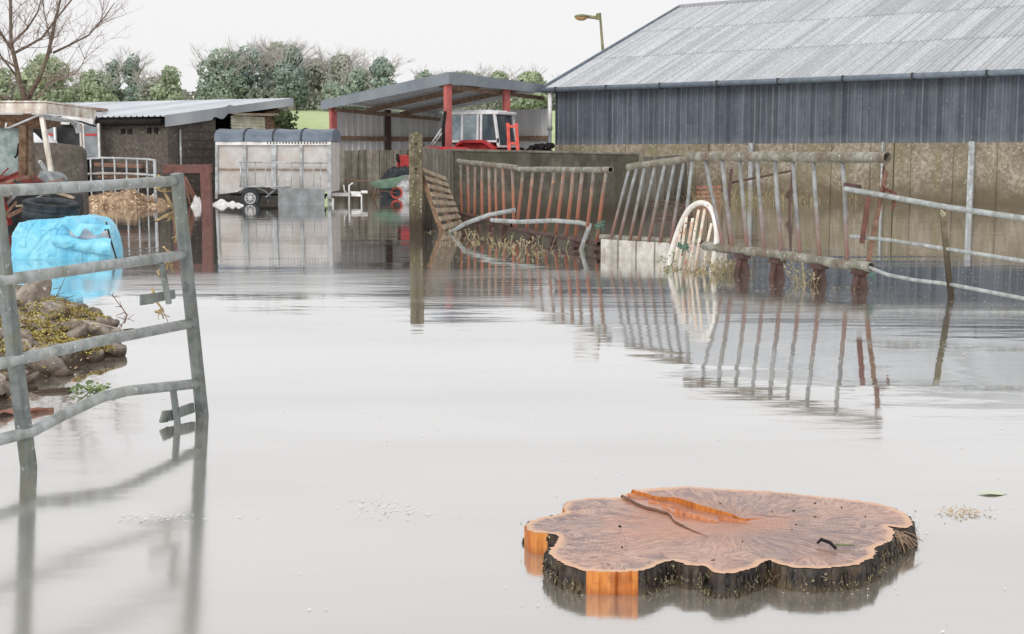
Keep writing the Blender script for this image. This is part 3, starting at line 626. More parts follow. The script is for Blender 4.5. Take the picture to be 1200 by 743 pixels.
def make_old_tractor():
    t = thing('tractor', (0, 0, 0), 'old cabless red tractor with tall silver wheel mostly hidden behind the mossy post', 'tractor')
    b = MB(); b.box((1.0, 0, .55), (2.2, .36, .45)); b.build('chassis', 'darkgrey', t, bevel=.03)
    b = MB(); b.prism([(.75, -.26, .7), (2.05, -.24, .7), (2.1, -.22, 1.45), (1.95, -.22, 1.52), (.75, -.26, 1.55)], (0, .5, 0)); b.build('bonnet', 'red', t, bevel=.04)
    b = MB(); b.box((2.13, 0, 1.1), (.04, .42, .5)); b.build('grille', 'darkgrey', t)
    b = MB(); b.tube([(1.3, .1, 1.5), (1.3, .1, 2.1), (1.36, .1, 2.62)], [.05, .055, .05], 8); b.build('exhaust', 'black', t)
    for s in (-1, 1):
        b = MB(); b.prism([(-.1, s * .30, 1.28), (.42, s * .30, 1.28), (.42, s * .30, .75), (-.1, s * .30, .75)], (0, s * .22, 0)); b.build('mudguard', 'red', t, bevel=.02)
        wheel(t, 0, s * .66, .32, .60, .3, s); wheel(t, 1.85, s * .55, .12, .38, .16, s, 14)
        b = MB(); b.lathe([(.06, 0), (.08, .05), (.001, .06)], (2.12, s * .26, 1.2), V((1, 0, 0)), 12); b.build('headlight', 'silver', t)
    b = MB(); b.box((.05, 0, 1.1), (.4, .42, .06)); b.box((-.14, 0, 1.22), (.05, .4, .2)); b.build('seat', 'black', t, bevel=.02)
    b = MB(); b.lathe([(.18, 0), (.195, .015), (.18, .03), (.165, .015)], (.5, 0, 1.5), V((-.4, 0, 1)), 16, True); b.tube([(.5, 0, 1.5), (.72, 0, 1.2)], .02, 6); b.build('steering_wheel', 'black', t)
    return t
ot = make_old_tractor(); place(ot, V((-3.36, 42.0, 0)), math.radians(12))
b = MB()      # red vertical loader mast
for px in (595, 605): b.bar(at(px, 144, 42.6), at(px + 2, 181, 42.6), .14, .1)
for py in (148, 168): b.bar(at(594, py, 42.58), at(607, py, 42.58), .06, .08)
tag(b.build('loader_frame', 'orangered'), 'orange red steel loader frame standing behind the yard wall beside the tractor', 'loader frame')
lg = random.Random(5)
for k in range(14):
    b = MB(); c = at(lg.uniform(606, 645), 178 - 9 * lg.random() ** 1.5, 44 + lg.random()); d = V((lg.uniform(-.3, .3), 1, 0)).normalized()
    b.tube([c - d * .3, c + d * .3], lg.uniform(.07, .12), 9); tag(b.build('log', 'black'), 'dark log in the pile by the right side of the open shed', 'log', 'dark logs piled in the open shed')
stk = MB(); a = at(608, 178, 44.3); stk.box((a.x + .5, 44.7, .65), (1.3, 1.0, 1.5)); tag(stk.build('timber_stack', 'brownwood', bevel=.02), 'timber stack carrying the dark logs beside the barn corner', 'timber stack')
b = MB(); b.tube([at(503, 172, 43), at(521, 146, 43)], .03, 6); b.tube([at(507, 172, 43), at(522, 150, 43)], .03, 6)
for t in (.2, .4, .6, .8): b.tube([lerp(at(503, 172, 43), at(521, 146, 43), t), lerp(at(507, 172, 43), at(522, 150, 43), t)], .02, 5)
b.tube([at(503, 172, 43), at(492, 190, 43)], .03, 6); b.tube([at(507, 172, 43), at(497, 190, 43)], .03, 6)
tag(b.build('ladder', 'galv_far'), 'pale metal ladder leaning behind the red corner post', 'ladder')

# wheelbarrow
wb = thing('wheelbarrow', at(455, 228, 40) * 1.0, 'green wheelbarrow with a red wheel standing in the flood by the concrete panel wall', 'wheelbarrow')
Yw = 40
b = MB(); lo = [at(x, y, Yw) for x, y in ((437, 213), (472, 207), (461, 219), (443, 220))]
def tub(u, v):
    a = lerp(at(434, 213, 0 + Yw), at(474, 206, Yw), u); c = lerp(at(443, 221, Yw), at(462, 220, Yw), u)
    return lerp(a, c, math.sin(v * math.pi / 2) if v < 1 else 1)
for yo, wy in ((-.28, 0), (.28, 1)):
    b.grid(lambda u, v, yo=yo: tub(u, v) + V((0, yo * (1 - .35 * v), 0)), 8, 4)
b.grid(lambda u, v: tub(u, 1) + V((0, lerp(-.18, .18, v), 0)), 8, 2)
b.grid(lambda u, v: tub(0, u) + V((0, lerp(-.28, .28, v) * (1 - .35 * u), 0)), 4, 2)
b.grid(lambda u, v: tub(1, u) + V((0, lerp(-.28, .28, v) * (1 - .35 * u), 0)), 4, 2)
b.build('tub', 'green', wb)
b = MB()
for yo in (-.2, .2): b.tube([at(405, 211, Yw) + V((0, yo * 1.3, 0)), at(440, 213, Yw) + V((0, yo, 0)), at(445, 223, Yw) + V((0, yo, 0)), at(465, 226, Yw) + V((0, yo * .3, 0))], .018, 6); b.tube([at(441, 221, Yw) + V((0, yo, 0)), at(437, 236, Yw) + V((0, yo, 0))], .018, 6)
b.build('handle_frame', 'rust', wb)
b = MB(); b.lathe([(.13, -.04), (.17, -.04), (.18, 0), (.17, .04), (.13, .04)], at(465, 226, Yw), V((0, 1, 0)), 20, True); wh = b.build('wheel', 'orangered', wb)
b = MB(); b.lathe([(.13, -.02), (.05, -.03), (.001, -.03)], at(465, 226, Yw), V((0, 1, 0)), 12); b.build('hub', 'darkgrey', wh)
for px in (404, 427):
    pass

# ------------------------------------------------------------------ walls
def panelwall(name, a, b_, h0, h1, n, label, thick=.14, mt='concrete_panel', group=None):
    t = thing(name, a, label, 'wall', group); d = (b_ - a); L_ = d.length; d.normalize(); rz = math.atan2(d.y, d.x)
    m_ = MB(); gap = .009
    for k in range(n):
        p = a + d * (L_ * (k + .5) / n); h = lerp(h0, h1, (k + .5) / n) + R.uniform(-.012, .012)
        m_.tint = R.random(); m_.box(V((p.x, p.y, (h - .4) / 2)) + V((-d.y, d.x, 0)) * R.uniform(-.01, .01), (L_ / n - gap, thick, h + .4), rz)
    m_.build('panel', mt, t, bevel=.008)
    return t, d, rz, L_
panelwall('concrete_wall', V((-5.9, 45, 0)), V((-3.35, 44.4, 0)), 1.44, 1.44, 11, 'weathered wall of upright concrete panels under the open shed, behind the wheelbarrow')
C0 = V((-1.62, 23.7, 0)); C1 = V((-1.22, 27.2, 0)); C2 = V((2.75, 30.5, 0)); C3 = V((5.3, 42.2, 0))
panelwall('concrete_wall', C0 + V((.02, .2, 0)), C1, 1.43, 1.38, 8, 'short return wall of pale upright concrete panels running back from the mossy post', .12)
yw = thing('yard_wall', C1, 'dark stained concrete yard wall behind the rusty feed barriers', 'wall')
b = MB(); b.bar(C1 + Z * .49, C2 + Z * .42, .2, 1.78); b.build('wall_slab', 'concrete_dark', yw, bevel=.03)
b = MB(); b.bar(C1 + Z * 1.385 , C2 + Z * 1.315, .24, .05); b.build('coping', 'concrete_panel', yw, bevel=.015)
y3 = panelwall('yard_wall', C2 + V((.1, .2, 0)), C3, 1.25, 1.28, 12, 'brownish panel wall running back from the dark yard wall to the barn', .16)
def concrete_post():
    p = gw(488, 271); t = MB(); w_ = 15.5 / F * p.y; n = 10
    top = 1.3 + (181 - 155) / F * p.y
    prof = [(-w_ / 2, -.4), (w_ / 2, -.4), (w_ / 2, top - .09)] + [(w_ / 2 * math.cos(a * math.pi / n), top - .09 + .09 * math.sin(a * math.pi / n)) for a in range(1, n)] + [(-w_ / 2, top - .09)]
    t.prism([(p.x + x, p.y + .11, z) for x, z in prof], (0, -.2, 0))
    o = thing('concrete_post', (p.x, p.y, 0), 'tall mossy post with a rounded top standing in the water beside the leaning pallet', 'post')
    t.build('shaft', 'mossypost', o, bevel=.012)
    b = MB()
    for z in (top - .2, top - .62): b.lathe([(.02, 0), (.02, -.012), (.001, -.012)], (p.x + .01, p.y - .09, z), V((0, 1, 0)), 10)
    b.build('bolt_hole', 'black', o)
concrete_post()

# pallet
pt = thing('pallet', gw(527, 270), 'weathered wooden pallet leaning beside the mossy post', 'pallet')
A, B_, D_, E_ = at(491, 197, 23.45), at(519, 209, 25.0), at(518, 274, 22.9), at(540, 266, 24.6)
nrm = (B_ - A).cross(D_ - A).normalized()
if nrm.y > 0: nrm = -nrm
ru = random.Random(2)
for k in range(8):
    t = (k + .35) / 8; a = lerp(A, D_, t) + nrm * .05; b_ = lerp(B_, E_, t) + nrm * (.05 + ru.uniform(-.004, .006))
    m_ = MB(); m_.bar(a, b_, .082, .02, up=nrm); m_.build('slat', 'palewood', pt, bevel=.003)
for t in (.02, .5, .97):
    m_ = MB(); m_.bar(lerp(A, B_, t), lerp(D_, E_, t), .05, .08, up=nrm); m_.build('bearer', 'brownwood' if t < .1 else 'timber', pt, bevel=.004)

# ------------------------------------------------------------------ feed barriers
def barrier(label, A, B, top, bot, bars, rt, rb_, rbar, tmat='mossgalv', bmat='mossgalv', barmat='bar', sup=(), supmat='redox', hollow=True, group='tubular cattle feed barriers'):
    """A,B: ground line. top/bot: pixel ends; bars: list of (px_top, px_bot)"""
    P = vplane(A, B); t = thing('feed_barrier', (A + B) / 2, label, 'feed barrier', group)
    (tx0, ty0), (tx1, ty1) = top; (bx0, by0), (bx1, by1) = bot
    T0, T1, B0, B1 = P(tx0, ty0), P(tx1, ty1), P(bx0, by0), P(bx1, by1)
    m_ = MB(); m_.tube(wobble(T0, T1, 6, .006), rt, 14, hollow=hollow); m_.build('top_rail', tmat, t)
    if rb_: m_ = MB(); m_.tube(wobble(B0, B1, 6, .006), rb_, 14, hollow=hollow); m_.build('bottom_rail', bmat, t)
    for a, b_ in bars:
        yt = lerp(ty0, ty1, (a - tx0) / (tx1 - tx0)); yb = lerp(by0, by1, (b_ - bx0) / (bx1 - bx0))
        p, q = P(a, yt), P(b_, yb); mid = lerp(p, q, .35) + V((R.uniform(-.012, .012), R.uniform(-.012, .012), 0))
        k = rbar * R.uniform(.9, 1.1)
        m_ = MB(); m_.tube([p, mid, q], k, 8); m_.build('bar', barmat, t)
    for sx in sup:
        yb = lerp(by0, by1, (sx - bx0) / (bx1 - bx0)); q = P(sx, yb)
        d = (B - A).normalized(); side = V((-d.y, d.x, 0)); m_ = MB(); hgt = q.z + .35
        for s in (-1, 1):
            m_.bar(q + Z * -.01, V((q.x, q.y, -.35)) + d * (s * .10 * hgt / .6) + side * s * .06, .07, .05, up=side)
        m_.box(q + Z * -.06, (.16, .1, .05), math.atan2(d.y, d.x))
        m_.build('support', supmat, t)
    return t, P
# barrier 3: right, nearest
A3, B3 = V((2.05, 15.5, 0)), V((3.5, 12.95, 0))
barrier('large galvanised feed barrier at right with an open pipe end and upright bars', A3, B3, ((808, 183.5), (1040, 184.5)), ((826, 288), (1021, 313)),
        [(826, 848), (846, 858), (866, 876), (887, 896), (908, 916), (929, 938), (953, 961), (987, 993)], .055, .05, .022, sup=(870, 911, 960, 1008))
# barrier 2: middle, leaning, over the trough
A2, B2 = gw(703, 299.5), gw(812, 307)
t2, P2 = barrier('feed barrier with slanting grey bars over the pale trough', A2, B2, ((736, 196), (814, 185)), ((706, 278), (812, 288)),
        [(738, 716), (747, 726), (756, 738), (768, 748), (780, 760), (791, 773), (802, 786), (811, 800)], .045, .0, .02)
# barrier 1a / 1b: left, rusty
A1, B1 = V((-.92, 24.4, 0)), V((.10, 21.9, 0))
barrier('rusty feed barrier with short reddish bars next to the pallet', A1, B1, ((537, 189), (608, 197)), ((539, 250), (600, 264)),
        [(540, 541), (548, 549), (557, 556), (565, 565), (573, 574), (581, 582), (589, 591), (600, 602)], .045, .035, .024, barmat='barrust', bmat='redox', sup=(545, 560, 575, 590))
A1b, B1b = V((.12, 21.8, 0)), V((1.25, 17.9, 0))
barrier('rusty feed barrier with orange red bars leaning left, below the dark yard wall', A1b, B1b, ((608, 198), (716, 199)), ((595, 267), (702, 286)),
        [(613, 605), (625, 617), (637, 628), (650, 638), (661, 651), (672, 663), (683, 674), (696, 686), (711, 699)], .04, .035, .024, barmat='barrust', bmat='redox', sup=(622, 648, 675, 699))

# trough
tg = thing('feed_trough', (A2 + B2) / 2, 'low pale concrete feed trough standing in the flood under the slanting bars', 'trough')
P = vplane(A2, B2); d = (B2 - A2).normalized(); side = V((-d.y, d.x, 0))
if side.y < 0: side = -side
L_ = (B2 - A2).length
for k in range(5):
    a = A2 + d * (L_ * k / 5 + .012); b_ = A2 + d * (L_ * (k + 1) / 5 - .012); m_ = MB()
    m_.prism([a + Z * -.3, b_ + Z * -.3, b_ + Z * .215, a + Z * .215], side * .12); m_.build('front_slab', 'trough', tg, bevel=.006)
m_ = MB(); a, b_ = A2 + Z * .24 + side * .05, B2 + Z * .24 + side * .05; m_.tube([a - d * .03, b_ + d * .1], .035, 10, hollow=True); m_.build('rim_pipe', 'mossgalv', tg)
m_ = MB(); m_.prism([A2 + Z * -.3 + side * .6, B2 + Z * -.3 + side * .6, B2 + Z * .12 + side * .6, A2 + Z * .12 + side * .6], side * .1); m_.build('back_slab', 'trough', tg)

# white hoop feeder
hp = gw(812, 316); fr_ = thing('hoop_rack', hp, 'white arched metal rack with rusty bars standing in front of the trough', 'rack')
HA, HB = gw(783, 311), gw(838, 319); P = vplane(HA, HB)
arch = [(784, 330), (784, 308), (790, 284), (798, 262), (807, 246), (816, 239), (825, 238), (832, 243), (837, 254), (840, 272), (839, 290), (836, 306), (832, 330)]
sm_ = []
for i in range(len(arch) - 1):
    for t in (0, .25, .5, .75):
        p0, p1, p2, p3 = [arch[max(0, min(len(arch) - 1, i + q))] for q in (-1, 0, 1, 2)]
        sm_.append(tuple(.5 * (2 * p1[c] + (p2[c] - p0[c]) * t + (2 * p0[c] - 5 * p1[c] + 4 * p2[c] - p3[c]) * t * t + (3 * p1[c] - p0[c] - 3 * p2[c] + p3[c]) * t ** 3) for c in (0, 1)))
m_ = MB(); m_.tube([P(*q) for q in sm_], .031, 10); m_.build('hoop', 'whiterust', fr_)
for (a, b_) in (((797, 266), (789, 314)), ((804, 252), (795, 315)), ((811, 256), (801, 316)), ((818, 246), (806, 317)), ((825, 245), (813, 318)), ((833, 262), (822, 318))):
    m_ = MB(); m_.tube(wobble(P(*a, .01), P(*b_, .01), 3, .006), .017, 7); m_.build('bar', 'barwr', fr_)
m_ = MB(); m_.tube([P(786, 316), P(834, 322)], .016, 7); m_.build('foot_rail', 'barwr', fr_)

# fallen pipe frame
pf = MB(); 
q = [gw(525, 274, -.03), at(545, 262, 21.6), at(572, 252, 21.6), at(604, 246, 21.5)]
pf.tube(q, .035, 9)
q = [at(576, 258, 20.6), at(610, 260, 20), at(650, 258.5, 19.4), at(680, 261, 18.9), at(691, 264, 18.8), at(688, 272, 18.4), gw(680, 296, -.05)]
pf.tube(q, .032, 9, hollow=True)
tag(pf.build('bent_gate', 'galv'), 'bent grey pipe frame lying against the foot of the rusty barriers', 'bent gate')
# green twine knots
def knot(label, c, r, n, m_='greenrope', th=.006, name='twine', seed=1):
    rk = random.Random(seed); b = MB()
    for k in range(n):
        ph = rk.random() * 6; tl = rk.uniform(-.5, .5)
        pts = [c + V((math.cos(ph + t * .6) * r * rk.uniform(.6, 1), math.sin(ph + t * .6) * r * .8, math.sin(t * .9 + ph) * r * tl * 1.6)) for t in range(11)]
        b.tube(pts, th, 5)
    for k in range(3):
        e = c + V((rk.uniform(-1, 1) * r, 0, -r * rk.uniform(.8, 2.2))); b.tube([c, lerp(c, e, .5) + V((.02, 0, .01)), e], th, 5)
    return tag(b.build(name, m_), label, 'twine')
knot('green baler twine tied between the rusty barrier and the slanting bars', at(703, 264, 17.8), .07, 5, seed=3)
knot('green baler twine knotted behind the white hoop', at(800, 288, 15.6), .07, 4, seed=4)
knot('pale green twine hanging from the foot of the big barrier', at(1021, 322, 12.8), .04, 3, seed=6, th=.004)

# ------------------------------------------------------------------ right gate
GA, GB = gw(1000, 342), gw(1118, 348); GB2 = GA + (GB - GA).normalized() * 6
GA = gw(1000, 339); GB = gw(1116, 350); P = vplane(GA, GB)
gt = thing('field_gate', GB, 'sagging three rail tubular gate chained to the big barrier at the right', 'gate')
for pts, r_ in (([(990, 221), (1040, 230), (1105, 242), (1200, 256), (1300, 271)], .026), ([(997, 277), (1040, 281), (1105, 291), (1200, 306), (1300, 322)], .018), ([(1017, 313), (1040, 322), (1070, 328), (1112, 333), (1200, 350), (1300, 369)], .018)):
    m_ = MB(); m_.tube([P(*q) for q in pts], r_, 10, hollow=True); m_.build('rail', 'galv', gt)
m_ = MB(); m_.bar(P(1104, 246), V((P(1119, 352).x, P(1119, 352).y, -.25)), .05, .035, up=V((0, 1, 0))); m_.build('upright', 'mossypost', gt, bevel=.003)
m_ = MB(); a = P(1290, 262); m_.bar(a, V((a.x + .05, a.y, -.3)), .06, .05, up=V((0, 1, 0))); m_.build('upright', 'postgalv', gt)
m_ = MB(); m_.bar(P(988, 217, .03), P(1005, 220, .03), .05, .05); m_.build('end_plate', 'redox', gt)
st = MB(); st.bar(P(1034, 200, .06), P(1009, 325, .06), .04, .03, up=V((0, 1, 0))); tag(st.build('strut', 'rust'), 'rusty flat strut standing beside the open pipe end', 'strut')
st = MB(); st.bar(P(1021, 230, -.04), P(1013, 285, -.04), .045, .03, up=V((0, 1, 0))); tag(st.build('strut', 'redbeam'), 'short red steel strut just left of the chain', 'strut')
# chain
def chain(pts, ll=.045):
    b = MB(); k = 0
    segs = [V(p) for p in pts]
    for a, c in zip(segs, segs[1:]):
        n_ = max(1, int((c - a).length / (ll * .75)))
        for i in range(n_):
            m = lerp(a, c, (i + .5) / n_); d = (c - a).normalized(); s_ = d.orthogonal().normalized()
            if k % 2: s_ = d.cross(s_)
            k += 1; ring = [m + d * (math.cos(t) * ll * .5) + s_ * (math.sin(t) * ll * .28) for t in [j * math.tau / 8 for j in range(9)]]
            b.tube(ring, .006, 5, cap=False)
    return b
c0 = P(1031, 195, .06)
ch = chain([c0, P(1029, 205, .08), P(1031, 220, .05), P(1042, 226, .05), P(1046, 233, .05), P(1034, 232, .05), P(1030, 224, .05), P(1038, 222, .05), P(1046, 228, .05), P(1044, 246, .03)])
for a, c in ((c0, P(1036, 218, .02)),): 
    pass
tag(ch.build('chain', 'chain'), 'rusty red chain looped round the gate rail at the pipe end', 'chain')

# ------------------------------------------------------------------ near left gate
NA, NB = gw(38, 548), gw(239, 487); P = vplane(NA, NB)
ng = thing('field_gate', NA, 'bent galvanised five bar gate standing in the flood in the left foreground', 'gate')
for pts in ([(-120, 231), (0, 223.5), (100, 218.5), (203, 212)], [(-120, 350), (0, 329), (110, 313), (213, 299)], [(-120, 449), (0, 426), (110, 401), (228, 378)],
            [(-120, 560), (0, 515), (39, 505), (75, 486), (120, 465), (150, 458), (236, 449)]):
    m_ = MB(); m_.tube([P(*q) for q in pts], .0245, 14); m_.build('rail', 'galv', ng)
def post(a, b_, w_=.062, dpt=.05, o=0):
    a, b_ = P(*a, o), P(*b_, o); e = b_ + (b_ - a).normalized() * .4; m_ = MB(); n = (NB - NA).normalized(); sd = V((n.y, -n.x, 0))
    m_.bar(a, e, w_, dpt, up=sd); m_.build('upright', 'postgalv', ng, bevel=.004)
post((207, 203), (237, 487), .046, .05); post((-5, 222), (36, 548), .050, .05, .01)
m_ = MB(); m_.bar(P(3, 228, .045), P(42, 548, .045), .010, .05, up=V((0, -1, 0))); m_.build('upright_flange', 'galv', ng, bevel=.002)
m_ = MB(); m_.bar(P(189, 308, .0), P(198, 356, .0), .026, .02, up=V((0, 1, 0))); m_.bar(P(173, 352, .04), P(188, 350, .04), .05, .012, up=V((0, 1, 0))); m_.bar(P(188, 349.5, .04), P(213, 345, .04), .045, .006, up=V((0, 1, 0))); m_.build('latch', 'postgalv', ng, bevel=.002)
m_ = MB(); m_.bar(P(203, 457, .0), P(208, 497, .0), .03, .02, up=V((0, 1, 0))); m_.bar(P(195, 489, .03), P(204, 488, .03), .06, .012, up=V((0, 1, 0))); m_.bar(P(204, 488, .03), P(232, 478, .03), .05, .02, up=V((0, 1, 0))); m_.build('latch', 'postgalv', ng, bevel=.002)
def twine(label, pts, seed, o=.05):
    b = MB(); rk = random.Random(seed)
    for k in range(3):
        b.tube([P(x + rk.uniform(-1.3, 1.3), y + rk.uniform(-1.3, 1.3), o + (0.01 * math.sin(i * 2 + k))) for i, (x, y) in enumerate(pts)], .0032, 5)
    e = pts[-1]
    for k in range(6): b.tube([P(*e, o), P(e[0] + rk.uniform(-5, 5), e[1] + rk.uniform(2, 9), o), P(e[0] + rk.uniform(-9, 9), e[1] + rk.uniform(6, 16), o)], .0025, 4)
    tag(b.build('baler_twine', 'twine'), label, 'twine')
twine('ochre twine wrapped round the top corner of the near gate', [(198, 206), (204, 209), (203, 216), (196, 222), (200, 224), (214, 224), (204, 222), (210, 233), (216, 247)], 1, .06)
twine('ochre twine tied lower down round the near gate post', [(219, 258), (216, 250), (207, 252), (196, 259), (207, 252), (214, 249), (218, 262), (219, 270)], 2, .06)
twine('ochre twine hanging beside the second rail of the near gate', [(205, 289), (210, 294), (211, 301), (205, 310), (199, 320), (197, 325), (206, 315), (212, 306)], 3, .06)
twine('twine tuft looped on the latch of the near gate', [(190, 338), (192, 352), (199, 362), (195, 368), (193, 366), (200, 364)], 4, .05)

# ------------------------------------------------------------------ red beam frame
Yb = gw(243, 258).y; rbm = thing('steel_gantry', gw(243, 258), 'red oxide steel beam on legs standing behind the near gate post', 'steel frame')
m_ = MB(); m_.bar(at(192, 198, Yb), at(248, 197.5, Yb), .2, .165, up=Z); m_.build('beam', 'redbeam', rbm, bevel=.006)
for a, b_ in (((241, 202), (243.5, 258)), ((208, 202), (209, 258))):
    m_ = MB(); p = at(*b_, Yb); m_.bar(at(*a, Yb), V((p.x, p.y, -.35)), .19, .19, up=V((0, 1, 0))); m_.build('leg', 'redbeam', rbm, bevel=.006)
for i, (a, b_) in enumerate((((214, 205), (229, 238)), ((215, 206), (223, 240)), ((217, 208), (232, 236)))):
    m_ = MB(); m_.bar(at(*a, 31 + i * .1), gw(*b_), .04, .04); tag(m_.build('timber_pole', 'redwood'), 'thin brown timber leaning beside the red steel frame', 'pole', 'leaning timbers beside the steel frame')

# ------------------------------------------------------------------ livestock trailer
YT = 36.0
def T(px, py, o=0): p = at(px, py, YT); p.y += o; return p
tl = thing('livestock_trailer', gw(320, 240), 'pale aluminium livestock trailer with grey rounded canvas top and twin side panels', 'trailer')
WT = 1.75
m_ = MB(); m_.prism([T(254, 166, .02), T(388, 166, .02), T(388, 225, .02), T(332, 225, .02), T(320, 219, .02), T(290, 219, .02), T(278, 225, .02), T(254, 228, .02)], (0, WT, 0)); m_.build('body', 'alu', tl)
m_ = MB(); n = 10
def rfn(u, v):
    a = v * math.pi; x = lerp(T(251.5, 160).x, T(389.5, 160).x, u); sag = .02 * math.sin(u * math.pi * 4) ** 2
    return V((x, YT + WT / 2 - math.cos(a) * (WT / 2 + .07), T(300, 165.5).z + (math.sin(a) ** .6) * .34 - sag))
m_.grid(rfn, 48, 16); m_.build('canvas_top', 'tarpgrey', tl)
for px in (251.5, 389.5):
    m_ = MB(); m_.prism([rfn(0 if px < 300 else 1, v / 16) for v in range(17)], (.02 if px < 300 else -.02, 0, 0)); m_.build('end_cap', 'tarpgrey', tl)
for px in (286, 320, 353):
    m_ = MB(); u = (px - 251.5) / 138; m_.tube([rfn(u, v / 16) + V((0, -.01 if v < 8 else .01, .01)) for v in range(17)], .018, 6); m_.build('canvas_strap', 'darkgrey', tl)
for px, w_ in ((254, .07), (287, .1), (321, .14), (353, .08), (386, .1)):
    m_ = MB(); m_.bar(T(px, 166, -.02), T(px, 221 if px in (287, 321) else 233, -.02), .04, w_, up=V((1, 0, 0))); m_.build('side_pillar', 'galv_far', tl, bevel=.005)
m_ = MB(); m_.bar(T(254, 168, -.025), T(388, 168, -.025), .05, .09); m_.build('top_rail', 'white', tl)
for k in range(20):
    m_ = MB(); p = T(314 + k * 3.6, 167.5, -.056); m_.box(p, (.022, .01, .055)); m_.build('slot', 'black', tl)
m_ = MB(); m_.bar(T(254, 198, -.02), T(388, 199, -.02), .03, .03); m_.build('panel_joint', 'timber', tl)
for y0, px0 in ((190, 282), (218, 282)):
    m_ = MB(); m_.tube([T(px0, y0, -.22), T(386 if y0 == 190 else 342, y0 + 1, -.22)], .02, 7); m_.build('hurdle_rail', 'galv_far', tl)
for px in (284, 292, 301, 313, 328, 343, 357, 369, 377):
    m_ = MB(); m_.tube([T(px, 190, -.22), T(px, 219, -.22)], .012 if px != 284 else .025, 6); m_.build('hurdle_bar', 'galv_far', tl)
m_ = MB(); m_.prism([T(328, 219.5, -.30), T(382, 221.5, -.30), T(382, 246, -.30), T(328, 246, -.30)], (0, .03, 0)); m_.build('mudguard', 'steelplate', tl, bevel=.01)
wc = T(294.5, 232, -.1)
m_ = MB(); r = .245; m_.lathe([(r * .62, -.09), (r * .93, -.09), (r, -.06), (r, .06), (r * .93, .09), (r * .62, .09)], wc, V((0, 1, 0)), 28, True); wh = m_.build('wheel', 'tyre', tl)
m_ = MB(); m_.lathe([(r * .64, -.085), (r * .52, -.06), (r * .45, -.075), (r * .15, -.085), (.001, -.09)], wc, V((0, 1, 0)), 24)
m_.build('rim', 'silver', wh)
m_ = MB()
for k in range(8): a = k * math.tau / 8; m_.box(wc + V((math.cos(a) * r * .36, -.086, math.sin(a) * r * .36)), (.05, .01, .022), M3=Matrix.Rotation(-a, 3, 'Y'))
m_.build('rim_slot', 'black', wh)
m_ = MB(); m_.tube([T(282, 226, -.12), T(288, 219.5, -.12), T(300, 219, -.12), T(312, 224, -.12), T(318, 230, -.12)], .018, 6); m_.bar(T(324, 221, -.05), T(312, 231, -.05), .06, .04); m_.build('spring_hanger', 'steelplate', tl)
m_ = MB(); m_.bar(T(382, 229, .8), T(408, 229, .8), .1, .09); m_.bar(T(405, 228, .8), T(419, 228.5, .8), .1, .13); m_.tube([T(419, 226, .8), T(427, 226, .8)], .04, 8); m_.build('drawbar', 'white', tl, bevel=.01)
m_ = MB(); m_.tube([T(405.5, 246, .68), T(405.5, 218, .68), T(410, 215, .68)], .025, 7); m_.tube([T(403, 228, .66), T(400, 224, .66), T(399, 217, .66)], .02, 6); m_.tube([T(420, 229, .75), T(420, 246, .75)], .02, 6); m_.build('jockey_jack', 'white', tl)
m_ = MB(); m_.box(T(387, 236, .1), (.16, .1, .16)); m_.build('number_bracket', 'white', tl); m_ = MB(); m_.box(T(387, 235, .02), (.06, .03, .1)); m_.build('side_marker', 'green', tl)
m_ = MB(); m_.bar(T(382, 231, 0), T(254, 231, .0), .06, .08); m_.bar(T(382, 231, WT), T(254, 231, WT), .06, .08); m_.build('chassis', 'darkgrey', tl)

# ------------------------------------------------------------------ litter by the trailer
rg = random.Random(9)
def rag(label, c, sx, sz, seed, m_='white', name='plastic_sheet'):
    b = MB(); so = V((seed * 3.1, 0, 0))
    def f(u, v):
        x = (u - .5) * sx; y = (v - .5) * sx * .8; h = max(0, 1 - ((u - .5) ** 2 + (v - .5) ** 2) * 4)
        return c + V((x, y, -.03 + sz * h * (.7 + .9 * noise.noise(V((u * 4, v * 4, 0)) + so)) + .02 * noise.noise(V((u * 11, v * 11, 1)) + so)))
    b.grid(f, 16, 12); return tag(b.build(name, m_), label, 'plastic sheet' if name == 'plastic_sheet' else 'sack')
rag('white sack slumped at the right end of the straw heap', gw(183, 240), .62, .30, 1, name='sack')
rag('crumpled white plastic between the pole and the red leg', gw(231, 242), .35, .36, 2)
rag('flattened white plastic sheet at the left wheel of the trailer', gw(262, 240), .9, .16, 3)
rag('small scrap of white plastic beside the trailer wheel', gw(279, 241), .35, .12, 4)

# straw heap
b = MB(); hc = gw(130, 243); 
def hf_(u, v):
    x = (u - .5) * 2.9; y = (v - .5) * 2.4; rr = (x / 1.35) ** 2 + (y / 1.1) ** 2
    p = V((x * 2.5, y * 2.5, 3)); h = .42 * max(0, 1 - rr) ** .8 * (1 if x < 0.2 else max(.3, 1 - (x - .2) * .6))
    return hc + V((x + .1, y + 1.0, -.05 + h + .12 * noise.noise(p) * (h > 0) + .07 * noise.noise(p * 2.7) + .04 * noise.noise(p * 6)))
b.grid(hf_, 90, 60, False); hp_ = b.build('straw_heap', 'straw')
tag(hp_, 'heap of brown straw and muck rising from the flood in front of the low shed', 'straw heap')

